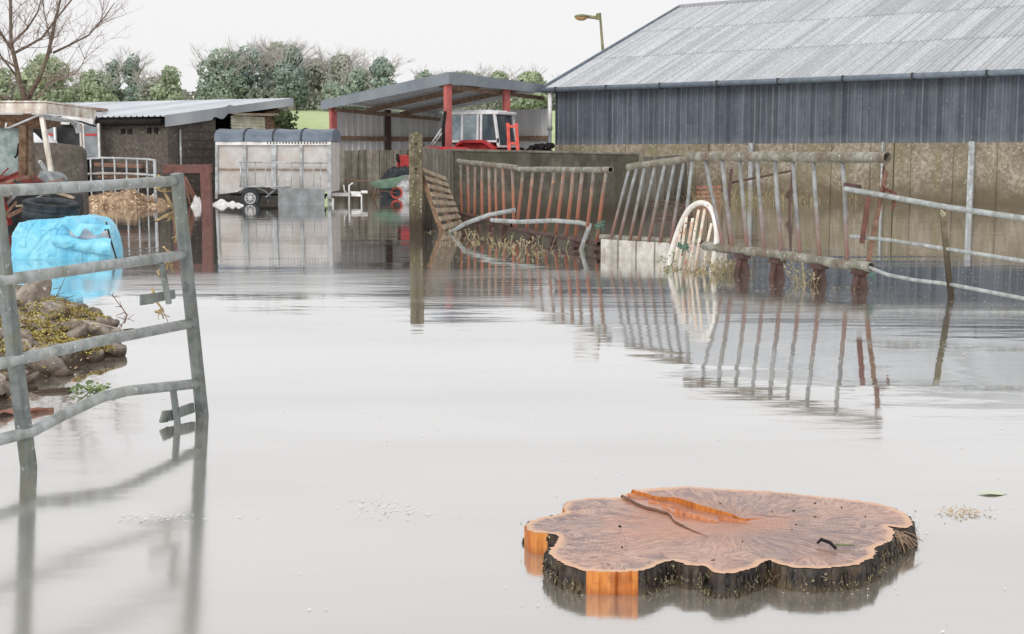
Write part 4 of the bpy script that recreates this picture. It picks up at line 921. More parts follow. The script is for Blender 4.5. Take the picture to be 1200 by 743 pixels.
# ------------------------------------------------------------------ hurdle / round feeder behind the gate rail
hd = thing('hurdle', gw(150, 247), 'galvanised hurdle with curved right end in front of the low shed wall', 'hurdle')
Yh = 35.0
def H(px, py): return at(px, py, Yh + (px - 100) * -.006)
pts = [(98, 186), (120, 185), (145, 185.5), (170, 186.5), (180, 187.5), (182, 190)]
for dy in (0, 18):
    m_ = MB(); m_.tube([H(x, y + dy) for x, y in pts], .028, 7); m_.build('rail', 'galv_far', hd)
for px in (106, 120, 134, 148, 161, 172, 181):
    m_ = MB(); a = H(px, 186.5); m_.tube([a, V((a.x, a.y, -.3))], .022 if px < 180 else .04, 7); m_.build('bar', 'galv_far', hd)
for i, (x0, y0, x1, y1) in enumerate(((112, 193, 168, 195), (112, 198, 168, 199), (114, 203, 168, 204))):
    m_ = MB(); m_.bar(at(x0, y0, 35.6), at(x1, y1, 35.6), .3, .1); m_.box(at((x0 + x1) / 2, y0 + 4, 35.6), (1.1, .25, .06))
    o = tag(m_.build('timber_sleeper', 'darkgrey' if i % 2 else 'rust', bevel=.01), ['dark reddish sleeper on top of the stack behind the hurdle', 'dark grey sleeper in the middle of the stack behind the hurdle', 'dark reddish sleeper at the foot of the stack behind the hurdle'][i], 'sleeper')
m_ = MB(); a = at(140, 206, 35.7); m_.box((a.x, a.y, .25), (1.0, .3, .85)); tag(m_.build('timber_sleeper', 'darkgrey', bevel=.01), 'dark block carrying the stacked sleepers behind the hurdle', 'sleeper')

# open lorry body with reflector doors
YL = 36.6
lb = thing('lorry_body', at(85, 240, YL), 'white lorry body with open dark interior and grey doors striped red', 'lorry body')
m_ = MB(); a, b_ = at(70, 130, YL), at(110, 146, YL); m_.box(((a.x + b_.x) / 2, YL + .6, (a.z + b_.z) / 2), (b_.x - a.x, 1.3, a.z - b_.z)); m_.build('header', 'white', lb, bevel=.02)
m_ = MB(); a, b_ = at(74, 126.5, YL - .1), at(110, 130, YL - .1); m_.box(((a.x + b_.x) / 2, YL + .5, (a.z + b_.z) / 2 + .02), (b_.x - a.x, 1.4, a.z - b_.z)); m_.build('roof_board', 'timber', lb)
m_ = MB(); a, b_ = at(64, 146, YL), at(97, 200, YL); m_.box(((a.x + b_.x) / 2, YL + .45, (a.z - .3) / 2), (b_.x - a.x, .6, a.z + .3 - .01)); m_.build('interior', 'darkgrey', lb)  # solid dark box paints in the shade of the open body
for i, (x0, x1, y0, y1) in enumerate(((53, 64.5, 145, 180), (98.5, 116, 146, 184))):
    a, b_ = at(x0, y0, YL - .2), at(x1, y1, YL - .2)
    m_ = MB(); m_.box(((a.x + b_.x) / 2, YL - .2, (a.z + b_.z) / 2), (b_.x - a.x, .05, a.z - b_.z)); dr = m_.build('door', 'steelplate', lb, bevel=.01)
    m_ = MB(); m_.box(((a.x + b_.x) / 2, YL - .235, at(0, 158, YL).z), (b_.x - a.x - .05, .012, .055)); m_.build('red_stripe', 'paint_red', dr)
    m_ = MB()
    for x in (a.x - .02, b_.x + .02): m_.box((x, YL - .2, (a.z + b_.z) / 2), (.05, .08, a.z - b_.z + .06))
    m_.build('door_frame', 'white', dr)
m_ = MB(); m_.tube([at(82, 146, YL - .5), at(86, 141, YL - .5), at(96, 143, YL - .5), at(108, 147, YL - .5), at(112, 148, YL - .3)], .025, 6); m_.build('stay', 'black', lb)
m_ = MB(); a, b_ = at(93.5, 147, YL - .25), at(97.5, 200, YL - .25); m_.box(((a.x + b_.x) / 2, YL - .25, (a.z - .3) / 2), (b_.x - a.x, .1, a.z + .3)); m_.build('pillar', 'rustywhite', lb)

# white car-like bonnet seen between posts
m_ = MB(); c = at(45, 160, 35); m_.rock((c.x, c.y, 1.5), (.55, .5, .35), 4, .15, 3); o = m_.build('covered_load', 'bag'); tag(o, 'pale wrapped load with black band seen behind the derelict cab', 'covered load')
m_ = MB(); m_.tube([at(36, 150, 34.2), at(44, 153, 34.1), at(53, 162, 34.1)], .09, 7); tag(m_.build('inner_tube', 'black'), 'black rubber band lying over the pale wrapped load', 'inner tube')

# concrete tank end with rounded corner
Yk = 30.5; prof = [(36, 300), (36, 167), (60, 167), (84, 170)] + [(98 - 12 * (1 - math.cos(a)), 180 - 10 * math.sin(a)) for a in [math.radians(d) for d in (75, 50, 25, 0)]] + [(98.5, 300)]
m_ = MB(); m_.prism([V((at(x, 200, Yk).x, Yk, max(-.35, at(x, y, Yk).z))) for x, y in prof], (0, .3, 0))
tag(m_.build('concrete_tank', 'block', bevel=.03), 'dark speckled concrete tank with a rounded top corner behind the tree trunk', 'tank')

# derelict cab frame
YD = 24.0
dc = thing('derelict_cab', at(20, 300, YD) - Z * at(20, 300, YD).z, 'derelict vehicle cab with rusty white roof and bare pillars at left edge', 'vehicle cab')
def D(px, py, o=0): p = at(px, py, YD); p.y += o; return p
m_ = MB(); m_.prism([D(-80, 121), D(54, 121), D(54, 133), D(-80, 133)], (0, .06, 0)); m_.prism([D(54, 121), D(81, 126, 1.5), D(80, 137, 1.5), D(54, 133)], (0, .05, 0)); m_.build('roof_side', 'rustywhite', dc, bevel=.008)
m_ = MB(); m_.prism([D(-80, 120), D(54, 120), D(80, 124.5, 1.5), D(-80, 121, 1.5)], Z * .03); m_.build('roof_panel', 'rustywhite', dc)
m_ = MB(); m_.prism([D(-80, 134, .1), D(50, 134, .1), D(44, 148, .3), D(38, 146, .3), D(30, 150, .3), D(-80, 147, .3)], (0, .9, 0)); m_.build('roof_lining', 'brownwood', dc)
m_ = MB(); m_.bar(D(21, 146, .3), D(20, 212, .3), .13, .16, up=V((0, 1, 0))); m_.build('pillar', 'brownwood', dc, bevel=.01)
m_ = MB(); m_.bar(D(49, 134, -.02), D(64, 212, -.1), .075, .09, up=V((0, 1, 0))); m_.build('pillar', 'rustywhite', dc, bevel=.012)
m_ = MB(); m_.bar(D(-70, 134, .1), D(-70, 212, .1), .1, .1, up=V((0, 1, 0))); m_.bar(D(74, 134, 1.5), D(80, 212, 1.4), .08, .08, up=V((0, 1, 0))) if False else None; m_.build('pillar', 'rustywhite', dc)
m_ = MB(); m_.tube([D(10, 144, -.1), D(9, 150, -.1), D(13, 150, -.1), D(48, 135, -.1), D(60, 135, -.1), D(76, 141, .4), D(80, 150, .4)], .02, 6)
m_.bar(D(52, 138, 0), D(78, 142, .6), .05, .06); m_.bar(D(76, 142, .6), D(80, 155, .6), .05, .09, up=V((1, 0, 0))); m_.build('gutter_rail', 'galv_far', dc)
m_ = MB(); m_.prism([D(-70, 148, .4), D(16, 148, .4), D(15, 206, .4), D(-70, 206, .4)], (0, .02, 0)); m_.build('window', 'cyanpane', dc)
m_ = MB(); m_.tube([D(15, 168, .3), D(13, 182, .3), D(10, 185, .3)], .02, 5); m_.build('door_handle', 'black', dc)
# red machine body under it
m_ = MB(); m_.prism([D(-90, 206, -.2), D(38, 206, -.2), D(42, 213, -.2), D(38, 222, -.2), D(-90, 222, -.2)], (0, 1.3, 0)); m_.build('red_body', 'oldred', dc, bevel=.02)
m_ = MB(); m_.box(D(-10, 245, .4), (1.6, .9, .9)); m_.build('engine_block', 'darkgrey', dc, bevel=.03)
m_ = MB(); m_.prism([D(5, 226, -.5), D(12, 226, -.5), D(22, 262, -.5), D(5, 262, -.5)], (0, .2, 0)); m_.build('red_panel', 'red', dc)
m_ = MB(); m_.box(D(52, 255, .6), (.8, .8, .8)); m_.build('rear_axle_housing', 'darkgrey', dc, bevel=.04)
rs2 = random.Random(21)
for k in range(16):
    m_ = MB(); x = rs2.uniform(0, 96); y = rs2.uniform(207, 246); c = D(x, y, -.35 - .4 * rs2.random()); d = V((rs2.uniform(-1, 1), rs2.uniform(-.5, .5), rs2.uniform(-.4, .7))).normalized() * rs2.uniform(.15, .4)
    m_.bar(c - d, c + d, rs2.uniform(.03, .07), rs2.uniform(.02, .06)); tag(m_.build('scrap_bar', rs2.choice(['white', 'rust', 'darkgrey', 'palewood', 'oldred', 'galv_far'])), 'scrap bar in the heap under the derelict cab', 'scrap', 'scrap bars heaped under the derelict cab')
m_ = MB(); m_.rock(D(68, 209, -.2) + Z * .0, (.28, .2, .14), 8, .3, 3); tag(m_.build('sheet_bundle', 'steelplate'), 'grey bundled sheet lying at the foot of the leaning pillar', 'bundle')
m_ = MB(); p = D(97, 222, -4); m_.bar(V((p.x, p.y, .5)) + Z * .35, V((p.x - .02, p.y, -.3)), .07, .05, up=V((0, 1, 0))); tag(m_.build('marker_post', 'mossypost'), 'green stained post beside the tyre', 'post')

# tyre on the tarpaulin
YTy = 17.6; c = at(60, 246, YTy); ty = thing('tyre', c, 'worn black tyre lying flat on the blue tarpaulin', 'tyre')
m_ = MB(); r = .345; hh = .115
pr = [(r * .62, -hh * .8), (r * .9, -hh), (r * .985, -hh * .75), (r, -hh * .5), (r * .985, -hh * .42), (r, -hh * .36), (r, -hh * .1), (r * .985, -.01), (r * .985, .01), (r, hh * .1), (r, hh * .36), (r * .985, hh * .42), (r, hh * .5), (r * .985, hh * .75), (r * .9, hh), (r * .62, hh * .8), (r * .6, 0)]
axv = V((.10, -.10, 1)); m_.lathe(pr, c, axv, 56, True)
a1 = axv.normalized().orthogonal().normalized(); a2 = axv.normalized().cross(a1)
for k in range(60):
    a = k * math.tau / 60; d = a1 * math.cos(a) + a2 * math.sin(a)
    for s_ in (-1, 1): m_.bar(c + d * (r * .985) + axv * s_ * hh * .5, c + d * (r * .985) + axv * s_ * hh * .9, .014, .03, up=d)
m_.build('tread', 'tyre', ty)
m_ = MB(); m_.lathe([(r * .60, -.02), (r * .60, .02), (r * .45, .0), (.001, -.01)], c + axv * .05, axv, 24); m_.build('inner_face', 'black', ty)

# ------------------------------------------------------------------ blue tarpaulin load
TA = gw(4, 306); TB = gw(129, 302)
load = thing('covered_bale', (TA + TB) / 2, 'stack of white bags wrapped in crumpled bright blue tarpaulin sitting in the flood', 'covered load')
L_ = (TB - TA).length; cx = (TA + TB) / 2; HT = .60
def tarp(u, v, lift=0):
    # u along the length, v from the near waterline over the top to the far side
    a = v * math.pi; e = .32
    yy = -math.copysign(abs(math.cos(a)) ** e, math.cos(a)) * .42; zz = abs(math.sin(a)) ** e
    x = (u - .5) * 2; end = (1 - abs(x) ** 10) ** .5 if abs(x) < 1 else 0
    zz *= end
    hgt = HT * (1.0 - .05 * math.sin(u * 7) - (.10 * sstep(.86, 1, u)))
    p = V((x * L_ / 2 * (1.0), yy * (.35 + .65 * end), zz * hgt - .12))
    q = V((p.x * 2.2, p.y * 2.2, p.z * 2.2))
    f_ = .05 * noise.noise(q * .8 + V((3, 1, 7))) + .045 * (1 - 2.2 * abs(noise.noise(V((q.x * 1.1 + q.z * 1.6, q.y, q.z * .7 - q.x * .3))))) ** 3 * .5 + .030 * (1 - 2.5 * abs(noise.noise(V((q.x * 2.2 - q.z * 2.0, q.y + 4, q.z * 1.6 + q.x))))) ** 3 * .5 + .012 * (1 - 3 * abs(noise.noise(q * 4.2)))
    return V((cx.x, cx.y + .42, 0)) + p + V((0, -f_ * 1.4, f_ * .8 * (1 if zz > .5 else .3))) 
m_ = MB()
def inhole(u, v):
    p = tarp(u, v); x = p.x - cx.x; z = p.z
    return v < .45 and ((x - .42) / .27) ** 2 + ((z - .335 + (x - .42) * .10) / (.095)) ** 2 < 1
nu, nv = 150, 110
vs = [tarp(i / nu, j / nv) for j in range(nv + 1) for i in range(nu + 1)]
fs = [(j * (nu + 1) + i, j * (nu + 1) + i + 1, (j + 1) * (nu + 1) + i + 1, (j + 1) * (nu + 1) + i) for j in range(nv) for i in range(nu) if not inhole((i + .5) / nu, (j + .5) / nv)]
m_.add(vs, fs, True); tp = m_.build('tarpaulin', 'tarp', load)
sl_ = tp.modifiers.new('thick', 'SOLIDIFY'); sl_.thickness = .004; sl_.offset = -1
# loose flaps folded over the opening
m_ = MB()
def flap(u, v):
    x = lerp(.06, .70, u); z0 = .47 - .04 * u - .09 * v - .06 * math.exp(-((u - .42) / .10) ** 2) * v + .05 * math.sin(u * 15) * v
    base = V((cx.x + x, cx.y - .07 - .05 * v - .035 * math.sin(u * 11 + v * 2), z0)); return base
m_.grid(flap, 50, 8)
def flap2(u, v):
    x = lerp(-.02, .70, u); top = .30 - .05 * u + .02 * math.sin(u * 9); bot = .17 - .13 * u
    z = lerp(top, bot, v); return V((cx.x + x, cx.y - .065 - .06 * math.sin(v * 3.1) - .012 * math.sin(u * 21 + v * 4), z))
m_.grid(flap2, 60, 10)
fo = m_.build('loose_flap', 'tarp', load)
fo.modifiers.new('thick', 'SOLIDIFY').thickness = .005
m_ = MB(); m_.grid(lambda u, v: V((cx.x + lerp(.08, .64, u), cx.y + .06 - .09 * max(0, math.sin(v * math.pi)) ** .7 * max(0, math.sin(max(.02, u) * math.pi)) ** .3, (.17 + .25 * v - .05 * u + .02 * math.sin(u * 5)))), 40, 16); m_.build('white_bag', 'bag', load)
m_ = MB(); m_.tube([V((cx.x + .60, cx.y + .08, .46)), V((cx.x + .67, cx.y - .02, .27)), V((cx.x + .76, cx.y - .08, .0))], .012, 6); m_.build('tie_rope', 'darkgrey', load)

# ------------------------------------------------------------------ rubble bank
b = MB()
def bankh(x, y):
    # shoreline: from gw pixels
    sh = [(4.5, -2.9), (6.6, -2.5), (7.3, -2.45), (8.5, -2.5), (9.6, -2.72), (10.4, -3.0), (11.1, -3.4), (11.8, -3.9), (12.8, -4.5), (14, -5.3), (16, -7)]
    for (y0, x0), (y1, x1) in zip(sh, sh[1:]):
        if y0 <= y <= y1: s = lerp(x0, x1, (y - y0) / (y1 - y0)); break
    else: s = -3.4 if y < 4.5 else -6
    d = s - .12 - x
    n_ = .10 * noise.noise(V((x * 2, y * 2, 0))) + .06 * noise.noise(V((x * 6, y * 6, 2)))
    return max(-.35, (min(d, 1.2) * .25 if d > 0 else d * .5) + n_ * (1 if d > -.2 else .3) - .015)
b.grid(lambda u, v: V((lerp(-9, -1.9, u), lerp(6.2, 15, v), bankh(lerp(-9, -1.9, u), lerp(6.2, 15, v)))), 150, 170, True)
tag(b.build('earth_bank', 'earth'), kind='structure')
rk = random.Random(12); nst = 0
for k in range(1500):
    y = rk.uniform(7.0, 14); x = rk.uniform(-5.6, -2.3); h = bankh(x, y)
    if h < -.05 or (x / y) < -.42: continue
    s_ = rk.uniform(.028, .085) * (1.6 if rk.random() < .1 else 1)
    m_ = MB(); m_.tint = rk.random(); m_.rock((x, y, h + s_ * .15), (s_ * rk.uniform(1.1, 1.9), s_ * rk.uniform(.8, 1.3), s_ * rk.uniform(.5, .9)), k, .45, 3, rk.random() * 3)
    tag(m_.build('stone', 'stone'), 'broken grey brown stone in the rubble bank at left', 'stone', 'rubble stones on the left bank'); nst += 1
    if nst > 290: break
c = gw(30, 384); m_ = MB(); m_.tint = .5; m_.rock((c.x, c.y + .1, .2), (.14, .16, .30), 33, .4, 3); tag(m_.build('boulder', 'stone'), 'tall pointed boulder at the water edge of the rubble bank', 'boulder')
c = gw(103, 385, .1); m_ = MB(); m_.tint = .8; m_.rock((c.x, c.y, .06), (.22, .16, .13), 35, .4, 3); tag(m_.build('boulder', 'stone'), 'flat pale boulder at the right end of the rubble bank', 'boulder')
b = MB(); rm = random.Random(4)
spots = [(V((-3.6, 9.8, 0)), .42, .22), (V((-3.2, 9.0, 0)), .25, .16), (V((-3.3, 10.4, 0)), .2, .2), (V((-4.0, 11.2, 0)), .35, .3), (V((-2.75, 8.7, 0)), .14, .12), (V((-3.3, 8.0, 0)), .22, .18)]
for c, rx, ry in spots:
    for k in range(3600):
        x, y = rm.gauss(c.x, rx), rm.gauss(c.y, ry); h = bankh(x, y)
        if h < 0: continue
        b.tint = rm.random(); b.quad(V((x, y, h + .05 + .035 * noise.noise(V((x * 9, y * 9, 0))) + rm.random() * .015)), V((rm.uniform(-1, 1), rm.uniform(-1, 1), 1)), rm.uniform(.004, .009), rm.random() * 6)
tag(b.build('moss', 'moss'), 'yellow green moss on the rubble bank', 'moss', kind='stuff')
b = MB()
for k in range(5000):
    x, y = rm.uniform(-5.4, -2.3), rm.uniform(7, 14); h = bankh(x, y)
    if h < -.02: continue
    b.tint = rm.random(); b.quad(V((x, y, h + rm.random() * .05)), V((rm.uniform(-1, 1), rm.uniform(-1, 1), .8)), rm.uniform(.005, .016), rm.random() * 6, rm.uniform(.2, .8))
tag(b.build('grit', 'straw'), 'brown grit and dead leaves scattered over the rubble bank', 'grit', kind='stuff')
def stem(name, label, pts, r, m_='rust', sub=6, seed=1, cat='twig', group=None):
    b = MB(); rs_ = random.Random(seed); pts = [V(p) for p in pts]; b.tube(pts, [r * (1 - .7 * i / (len(pts) - 1)) for i in range(len(pts))], 5)
    for k in range(sub):
        i = rs_.randrange(len(pts) - 1); p = lerp(pts[i], pts[i + 1], rs_.random()); e = p + V((rs_.uniform(-1, 1), rs_.uniform(-1, 1), rs_.uniform(-.3, 1))) * r * 12
        b.tube([p, e], [r * .5, r * .25], 4)
    return tag(b.build(name, m_), label, cat, group)
stem('twig', 'thin bare stem arching over the water right of the bank', [gw(146, 378), at(150, 372, 11.0), at(144, 362, 11.0), at(136, 352, 11.0), at(131, 344, 11.0)], .007, 'rust', 12, 1)
stem('twig', 'long bare twig rising from the rubble towards the blue tarpaulin', [gw(49, 378), at(58, 360, 11.3), at(70, 340, 11.3), at(77, 323, 11.3)], .007, 'rust', 8, 2)
for i, (x, y, h) in enumerate(((77, 372, 25), (80, 372, 19), (36, 366, 16), (90, 376, 14))):
    stem('twig', 'short upright dead stalk on the rubble bank', [gw(x, y, .1), at(x + 1, y - h, gw(x, y, .1).y)], .006, 'rust', 3, i, group='short dead stalks on the rubble bank')
stem('twig', 'loop of reddish bramble at the foot of the rubble bank', [gw(86, 446), at(72, 440, 8.3), at(72, 430, 8.3), at(80, 424, 8.3), at(86, 426, 8.3)], .008, 'redwood', 2, 8)
b = MB(); b.tube(wobble(gw(-8, 481, .01), gw(62, 480, .01), 5, .02), .012, 7); b.tube(wobble(gw(-8, 487, .01), gw(58, 480, .01), 5, .02), .008, 7); tag(b.build('branch', 'redwood'), 'peeled orange branch floating below the rubble bank', 'branch')
def sprig(label, c, n, rad, m_='ivy', seed=1, hgt=.06, sz=.02, name='plant'):
    b = MB(); r_ = random.Random(seed)
    for k in range(n):
        a = r_.random() * 6.28; q = r_.random() ** .5 * rad; e = c + V((math.cos(a) * q * 1.4, math.sin(a) * q, r_.random() * hgt))
        if k % 5 == 0: b.tube([c + V((0, 0, -.01)), lerp(c, e, .5) + Z * .01, e], .002, 4)
        b.tint = r_.random(); b.quad(e, V((r_.uniform(-.6, .6), r_.uniform(-1, .2), 1)), sz * r_.uniform(.6, 1.2), r_.random() * 6, .7)
    return tag(b.build(name, m_), label, 'plant')
M['freshgreen'] = mat('fresh_leaf', rgb(120, 140, 76), rgb(84, 108, 54), 20, .6, 0, 0, tint=.8)
sprig('small green creeping plant floating near the bent rail of the gate', gw(106, 459), 60, .09, 'freshgreen', 3, .05, .018)
sprig('small green weed at the left foot of the white hoop', gw(781, 318), 40, .08, 'freshgreen', 5, .22, .02)

# ------------------------------------------------------------------ weeds along barriers
def weeds(label, spots, seed, name='dry_weeds'):
    b = MB(); r_ = random.Random(seed)
    for px, py, n, sp, h in spots:
        c = gw(px, py)
        for k in range(n):
            p = c + V((r_.gauss(0, sp), r_.gauss(0, sp * .7), -.03)); ln = V((r_.gauss(0, .45), r_.gauss(0, .3), 1)).normalized() * h * r_.uniform(.3, 1.1)
            b.tint = r_.random(); b.tube([p, p + ln * .5 + V((r_.gauss(0, .01), 0, 0)), p + ln + V((r_.gauss(0, .03), 0, -.03 * r_.random()))], [.0035, .003, .0015], 4, cap=False)
            if r_.random() < .6:
                for q in range(3): b.quad(p + ln * r_.uniform(.4, 1), V((r_.uniform(-1, 1), -1, r_.uniform(-1, 1))), r_.uniform(.01, .022), r_.random() * 6, .6)
        for k in range(n * 2):
            p = c + V((r_.gauss(0, sp * 1.5), r_.gauss(0, sp * 1.2), .008)); b.quad(p, V((r_.uniform(-.2, .2), r_.uniform(-.2, .2), 1)), r_.uniform(.01, .025), r_.random() * 6, .5)
    return tag(b.build(name, 'weed'), label, 'weeds', kind='stuff')
weeds('dry weeds and floating scum along the rusty barriers', [(530, 272, 14, .22, .12), (546, 280, 20, .2, .2), (575, 285, 20, .25, .16), (592, 286, 12, .2, .2), (615, 292, 26, .2, .26), (640, 296, 12, .2, .12)], 1)
weeds('dry brown weeds around the foot of the white hoop', [(846, 321, 46, .13, .26), (858, 319, 22, .12, .28), (795, 316, 26, .14, .08), (818, 319, 26, .14, .10)], 2)
weeds('dry stalks by the foot of the big barrier', [(936, 332, 12, .05, .30), (950, 334, 10, .06, .26), (1000, 338, 5, .08, .1)], 3)
weeds('pale grass growing at the foot of the barn wall', [(835, 238, 60, .5, .5), (860, 236, 90, .7, .55), (885, 236, 80, .7, .5), (915, 236, 60, .7, .4), (945, 237, 40, .7, .3), (770, 242, 50, .6, .4), (745, 246, 30, .5, .3), (850, 232, 60, .4, .9)], 4)
b = MB(); r_ = random.Random(31)
for k in range(900):
    reg = r_.random()
    if reg < .45: px, py = r_.uniform(930, 1200), 250 + 125 * r_.random() ** .8
    elif reg < .6: px, py = r_.uniform(500, 760), r_.uniform(272, 330)
    elif reg < .75: px, py = r_.uniform(140, 330), r_.uniform(245, 300)
    elif reg < .8: px, py = r_.gauss(1130, 15), r_.gauss(601, 2.5)
    elif reg < .86: px, py = r_.gauss(445, 22), r_.gauss(592, 7)
    elif reg < .93: px, py = r_.gauss(180, 28), r_.gauss(606, 3)
    else: px, py = r_.uniform(300, 1200), r_.uniform(400, 740)
    p = gw(px, py, .004); s_ = r_.uniform(.4, 1.5) * (.0022 if py > 380 else .0016) * p.y ** .7
    b.quad(p, Z, s_ * 1.2, r_.uniform(-.3, .3), r_.uniform(.25, .5))
for px0, py0, n_, sx_, sy_ in ((985, 690, 14, 30, 6), (640, 700, 10, 30, 8), (700, 215, 0, 1, 1), (600, 300, 60, 60, 9), (880, 336, 40, 60, 5), (470, 600, 40, 40, 5), (150, 470, 30, 40, 12), (1000, 400, 50, 110, 18)):
    for k in range(n_):
        p = gw(r_.gauss(px0, sx_), r_.gauss(py0, sy_), .004); b.quad(p, Z, .0022 * p.y ** .8 * r_.uniform(.6, 1.6), r_.uniform(-.6, .6), r_.uniform(.15, .4))
tag(b.build('floating_debris', 'foam'), 'pale flecks of foam and bits drifting on the flood', 'debris', kind='stuff')
b = MB(); c = gw(1128, 601)
for k in range(160):
    p = c + V((r_.gauss(0, .05), r_.gauss(0, .035), .006 + r_.random() * .01)); b.quad(p, V((r_.uniform(-.5, .5), r_.uniform(-.5, .5), 1)), r_.uniform(.003, .009), r_.random() * 6, .5)
M['tanbits'] = mat('tan_bits', rgb(214, 190, 150), rgb(176, 146, 106), 60, .9, 0, 0)
tag(b.build('floating_clump', 'tanbits'), 'small tan clump of debris floating right of the stump', 'debris clump', kind='stuff')
b = MB(); c = gw(1163, 579)
b.grid(lambda u, v: c + V(((u - .5) * .12, (v - .5) * .055 * math.sin(u * math.pi), .004 + .003 * math.sin(u * 5))), 10, 4); M['paleleaf'] = mat('pale_leaf', rgb(200, 210, 180), rgb(190, 200, 168), 9, .7, 0, 0); tag(b.build('floating_leaf', 'paleleaf'), 'single pale green leaf floating at far right above the clump', 'leaf')

# ------------------------------------------------------------------ things at the foot of the barn
Yq = 38.5; sp = thing('slatted_bench', at(830, 240, Yq), 'orange brown slatted pallet standing on edge against the barn wall', 'pallet')
for y in (220, 225.5, 230.5, 235.5):
    m_ = MB(); m_.bar(at(816, y, Yq), at(845, y - 1, Yq), .03, .085); m_.build('slat', 'redwood', sp)
for x in (818, 843): m_ = MB(); m_.bar(at(x, 217, Yq + .03), V((at(x, 217, Yq).x, Yq + .03, -.3)), .03, .07, up=V((0, 1, 0))); m_.build('upright', 'brownwood', sp)
m_ = MB(); a = at(857, 199, 33); m_.bar(a, gw(853, 246), .07, .06, up=V((0, 1, 0))); m_.bar(at(858, 214, 33), at(926, 200.5, 32), .04, .05); m_.bar(at(929, 196, 32), gw(925, 247), .05, .05, up=V((0, 1, 0))); m_.bar(at(929, 222, 32), at(922, 232, 32), .12, .04, up=V((0, 1, 0)))
m_.tube([at(888, 208, 32.6), at(893, 196, 32.6)], .015, 5)
tag(m_.build('steel_scrap', 'redox'), 'dark red steel frame with a sloping bar in the flooded barn yard', 'scrap frame')
m_ = MB(); Yr = 28
m_.tube([at(760, 236, Yr), at(790, 237, Yr), at(802, 241, Yr), at(812, 252, Yr - .4)], .022, 6); m_.tube([at(762, 252, Yr), at(812, 254, Yr)], .03, 6)
for x in (764, 783, 802): a = at(x, 238, Yr); m_.tube([a, V((a.x, a.y, -.2))], .02, 6)
tag(m_.build('low_rail', 'redox'), 'low dark tubular rail half sunk behind the slanting barrier', 'rail')

# ------------------------------------------------------------------ lamp on pole
lp = thing('street_lamp', (at(706, 60, 58).x, 58, 0), 'yard lamp with an amber lens on a lichen covered pole behind the barn roof', 'lamp')
m_ = MB(); a, b_ = at(703, 15, 58), at(707, 66, 58); m_.tube([V((b_.x + .1, 58, .5)), b_, a], [.075, .06, .05], 8); m_.build('pole', 'lamppost', lp)
m_ = MB(); m_.tube([at(703.5, 20, 58), at(697, 20.5, 58), at(688, 19.5, 58)], .07, 8); m_.box(at(701, 19.5, 58), (.18, .2, .25)); m_.build('bracket', 'lamppost', lp)
c = at(682, 19.5, 58)
m_ = MB(); m_.grid(lambda u, v: c + V((.34 * math.cos(u * math.tau) * math.sin(v * math.pi / 2), .16 * math.sin(u * math.tau) * math.sin(v * math.pi / 2), .10 * math.cos(v * math.pi / 2))), 20, 8); m_.build('lamp_hood', 'lamppost', lp)
m_ = MB(); m_.grid(lambda u, v: c + V((-.03 + .28 * math.cos(u * math.tau) * math.sin(v * math.pi / 2), .13 * math.sin(u * math.tau) * math.sin(v * math.pi / 2), -.17 * math.cos(v * math.pi / 2))), 20, 8); m_.build('lens', 'lampglass', lp)

# ------------------------------------------------------------------ bare tree at left
YB = 28.0
bt = thing('bare_tree', V((at(36, 200, YB).x, YB, 0)), 'leafless tree with forked trunk behind the derelict cab', 'tree')
rb2 = random.Random(17)
trunk = MB(); twigs = MB()
def Bp(px, py, o=0): p = at(px, py, YB); p.y += o; return p
def limb(pts, r0, r1, mb=trunk, n=8):
    k = len(pts); mb.tube(pts, [lerp(r0, r1, i / (k - 1)) for i in range(k)], n)
def grow(p, d, L_, r, lvl):
    pts = [p]; q = p
    for i in range(4):
        d = (d + V((rb2.gauss(0, .13), rb2.gauss(0, .13), rb2.gauss(.04, .1)))).normalized(); q = q + d * L_ / 4; pts.append(q)
    limb(pts, r, r * .35, twigs, 5)
    if lvl > 0:
        for i in range(rb2.randint(3, 5)):
            j = rb2.randint(1, 4); a = (d + V((rb2.gauss(0, .6), rb2.gauss(0, .6), rb2.gauss(.1, .4)))).normalized()
            grow(pts[j], a, L_ * rb2.uniform(.35, .65), r * .5, lvl - 1)
limb([V((Bp(38, 230).x, YB, -.4)), Bp(36, 200), Bp(34, 165), Bp(31, 118)], .12, .085)
mains = [([(31, 120), (24, 100), (17, 68), (13, 50), (12, 0), (10, -70)], .085, .03, 0), ([(31, 118), (48, 92), (60, 64), (70, 25), (78, 0), (88, -50)], .075, .02, -.3),
         ([(17, 62), (35, 55), (55, 46), (75, 24), (98, 0), (112, -25)], .045, .015, -.5), ([(62, 62), (80, 52), (100, 40), (115, 20), (127, 0)], .035, .01, .3),
         ([(15, 50), (28, 32), (36, 12), (42, -25)], .04, .015, .4), ([(14, 58), (0, 38), (-25, 15)], .05, .02, 0), ([(17, 78), (0, 70), (-25, 62)], .03, .01, .5),
         ([(50, 91), (70, 90), (88, 87), (97, 74), (102, 62)], .02, .006, 0), ([(60, 62), (52, 40), (40, 12), (30, -20)], .025, .012, .6), ([(20, 90), (5, 60), (-12, 40)], .03, .012, -.6),
         ([(30, 118), (12, 116), (-8, 108)], .022, .008, -.3), ([(36, 118), (52, 114), (66, 100)], .012, .005, -.3)]
for pts, r0, r1, o in mains:
    P3 = [Bp(x, y, o * i / (len(pts) - 1) * 1.5) for i, (x, y) in enumerate(pts)]; limb(P3, r0 * .72, r1 * .72)
    for k in range(15 if r0 > .04 else 9):
        i = rb2.randrange(len(P3) - 1); p = lerp(P3[i], P3[i + 1], rb2.random()); d = (P3[i + 1] - P3[i]).normalized()
        d = (d * .8 + V((rb2.gauss(.1, .7), rb2.gauss(0, .7), rb2.gauss(.3, .4)))).normalized(); grow(p, d, rb2.uniform(.35, .95), .008, 2)
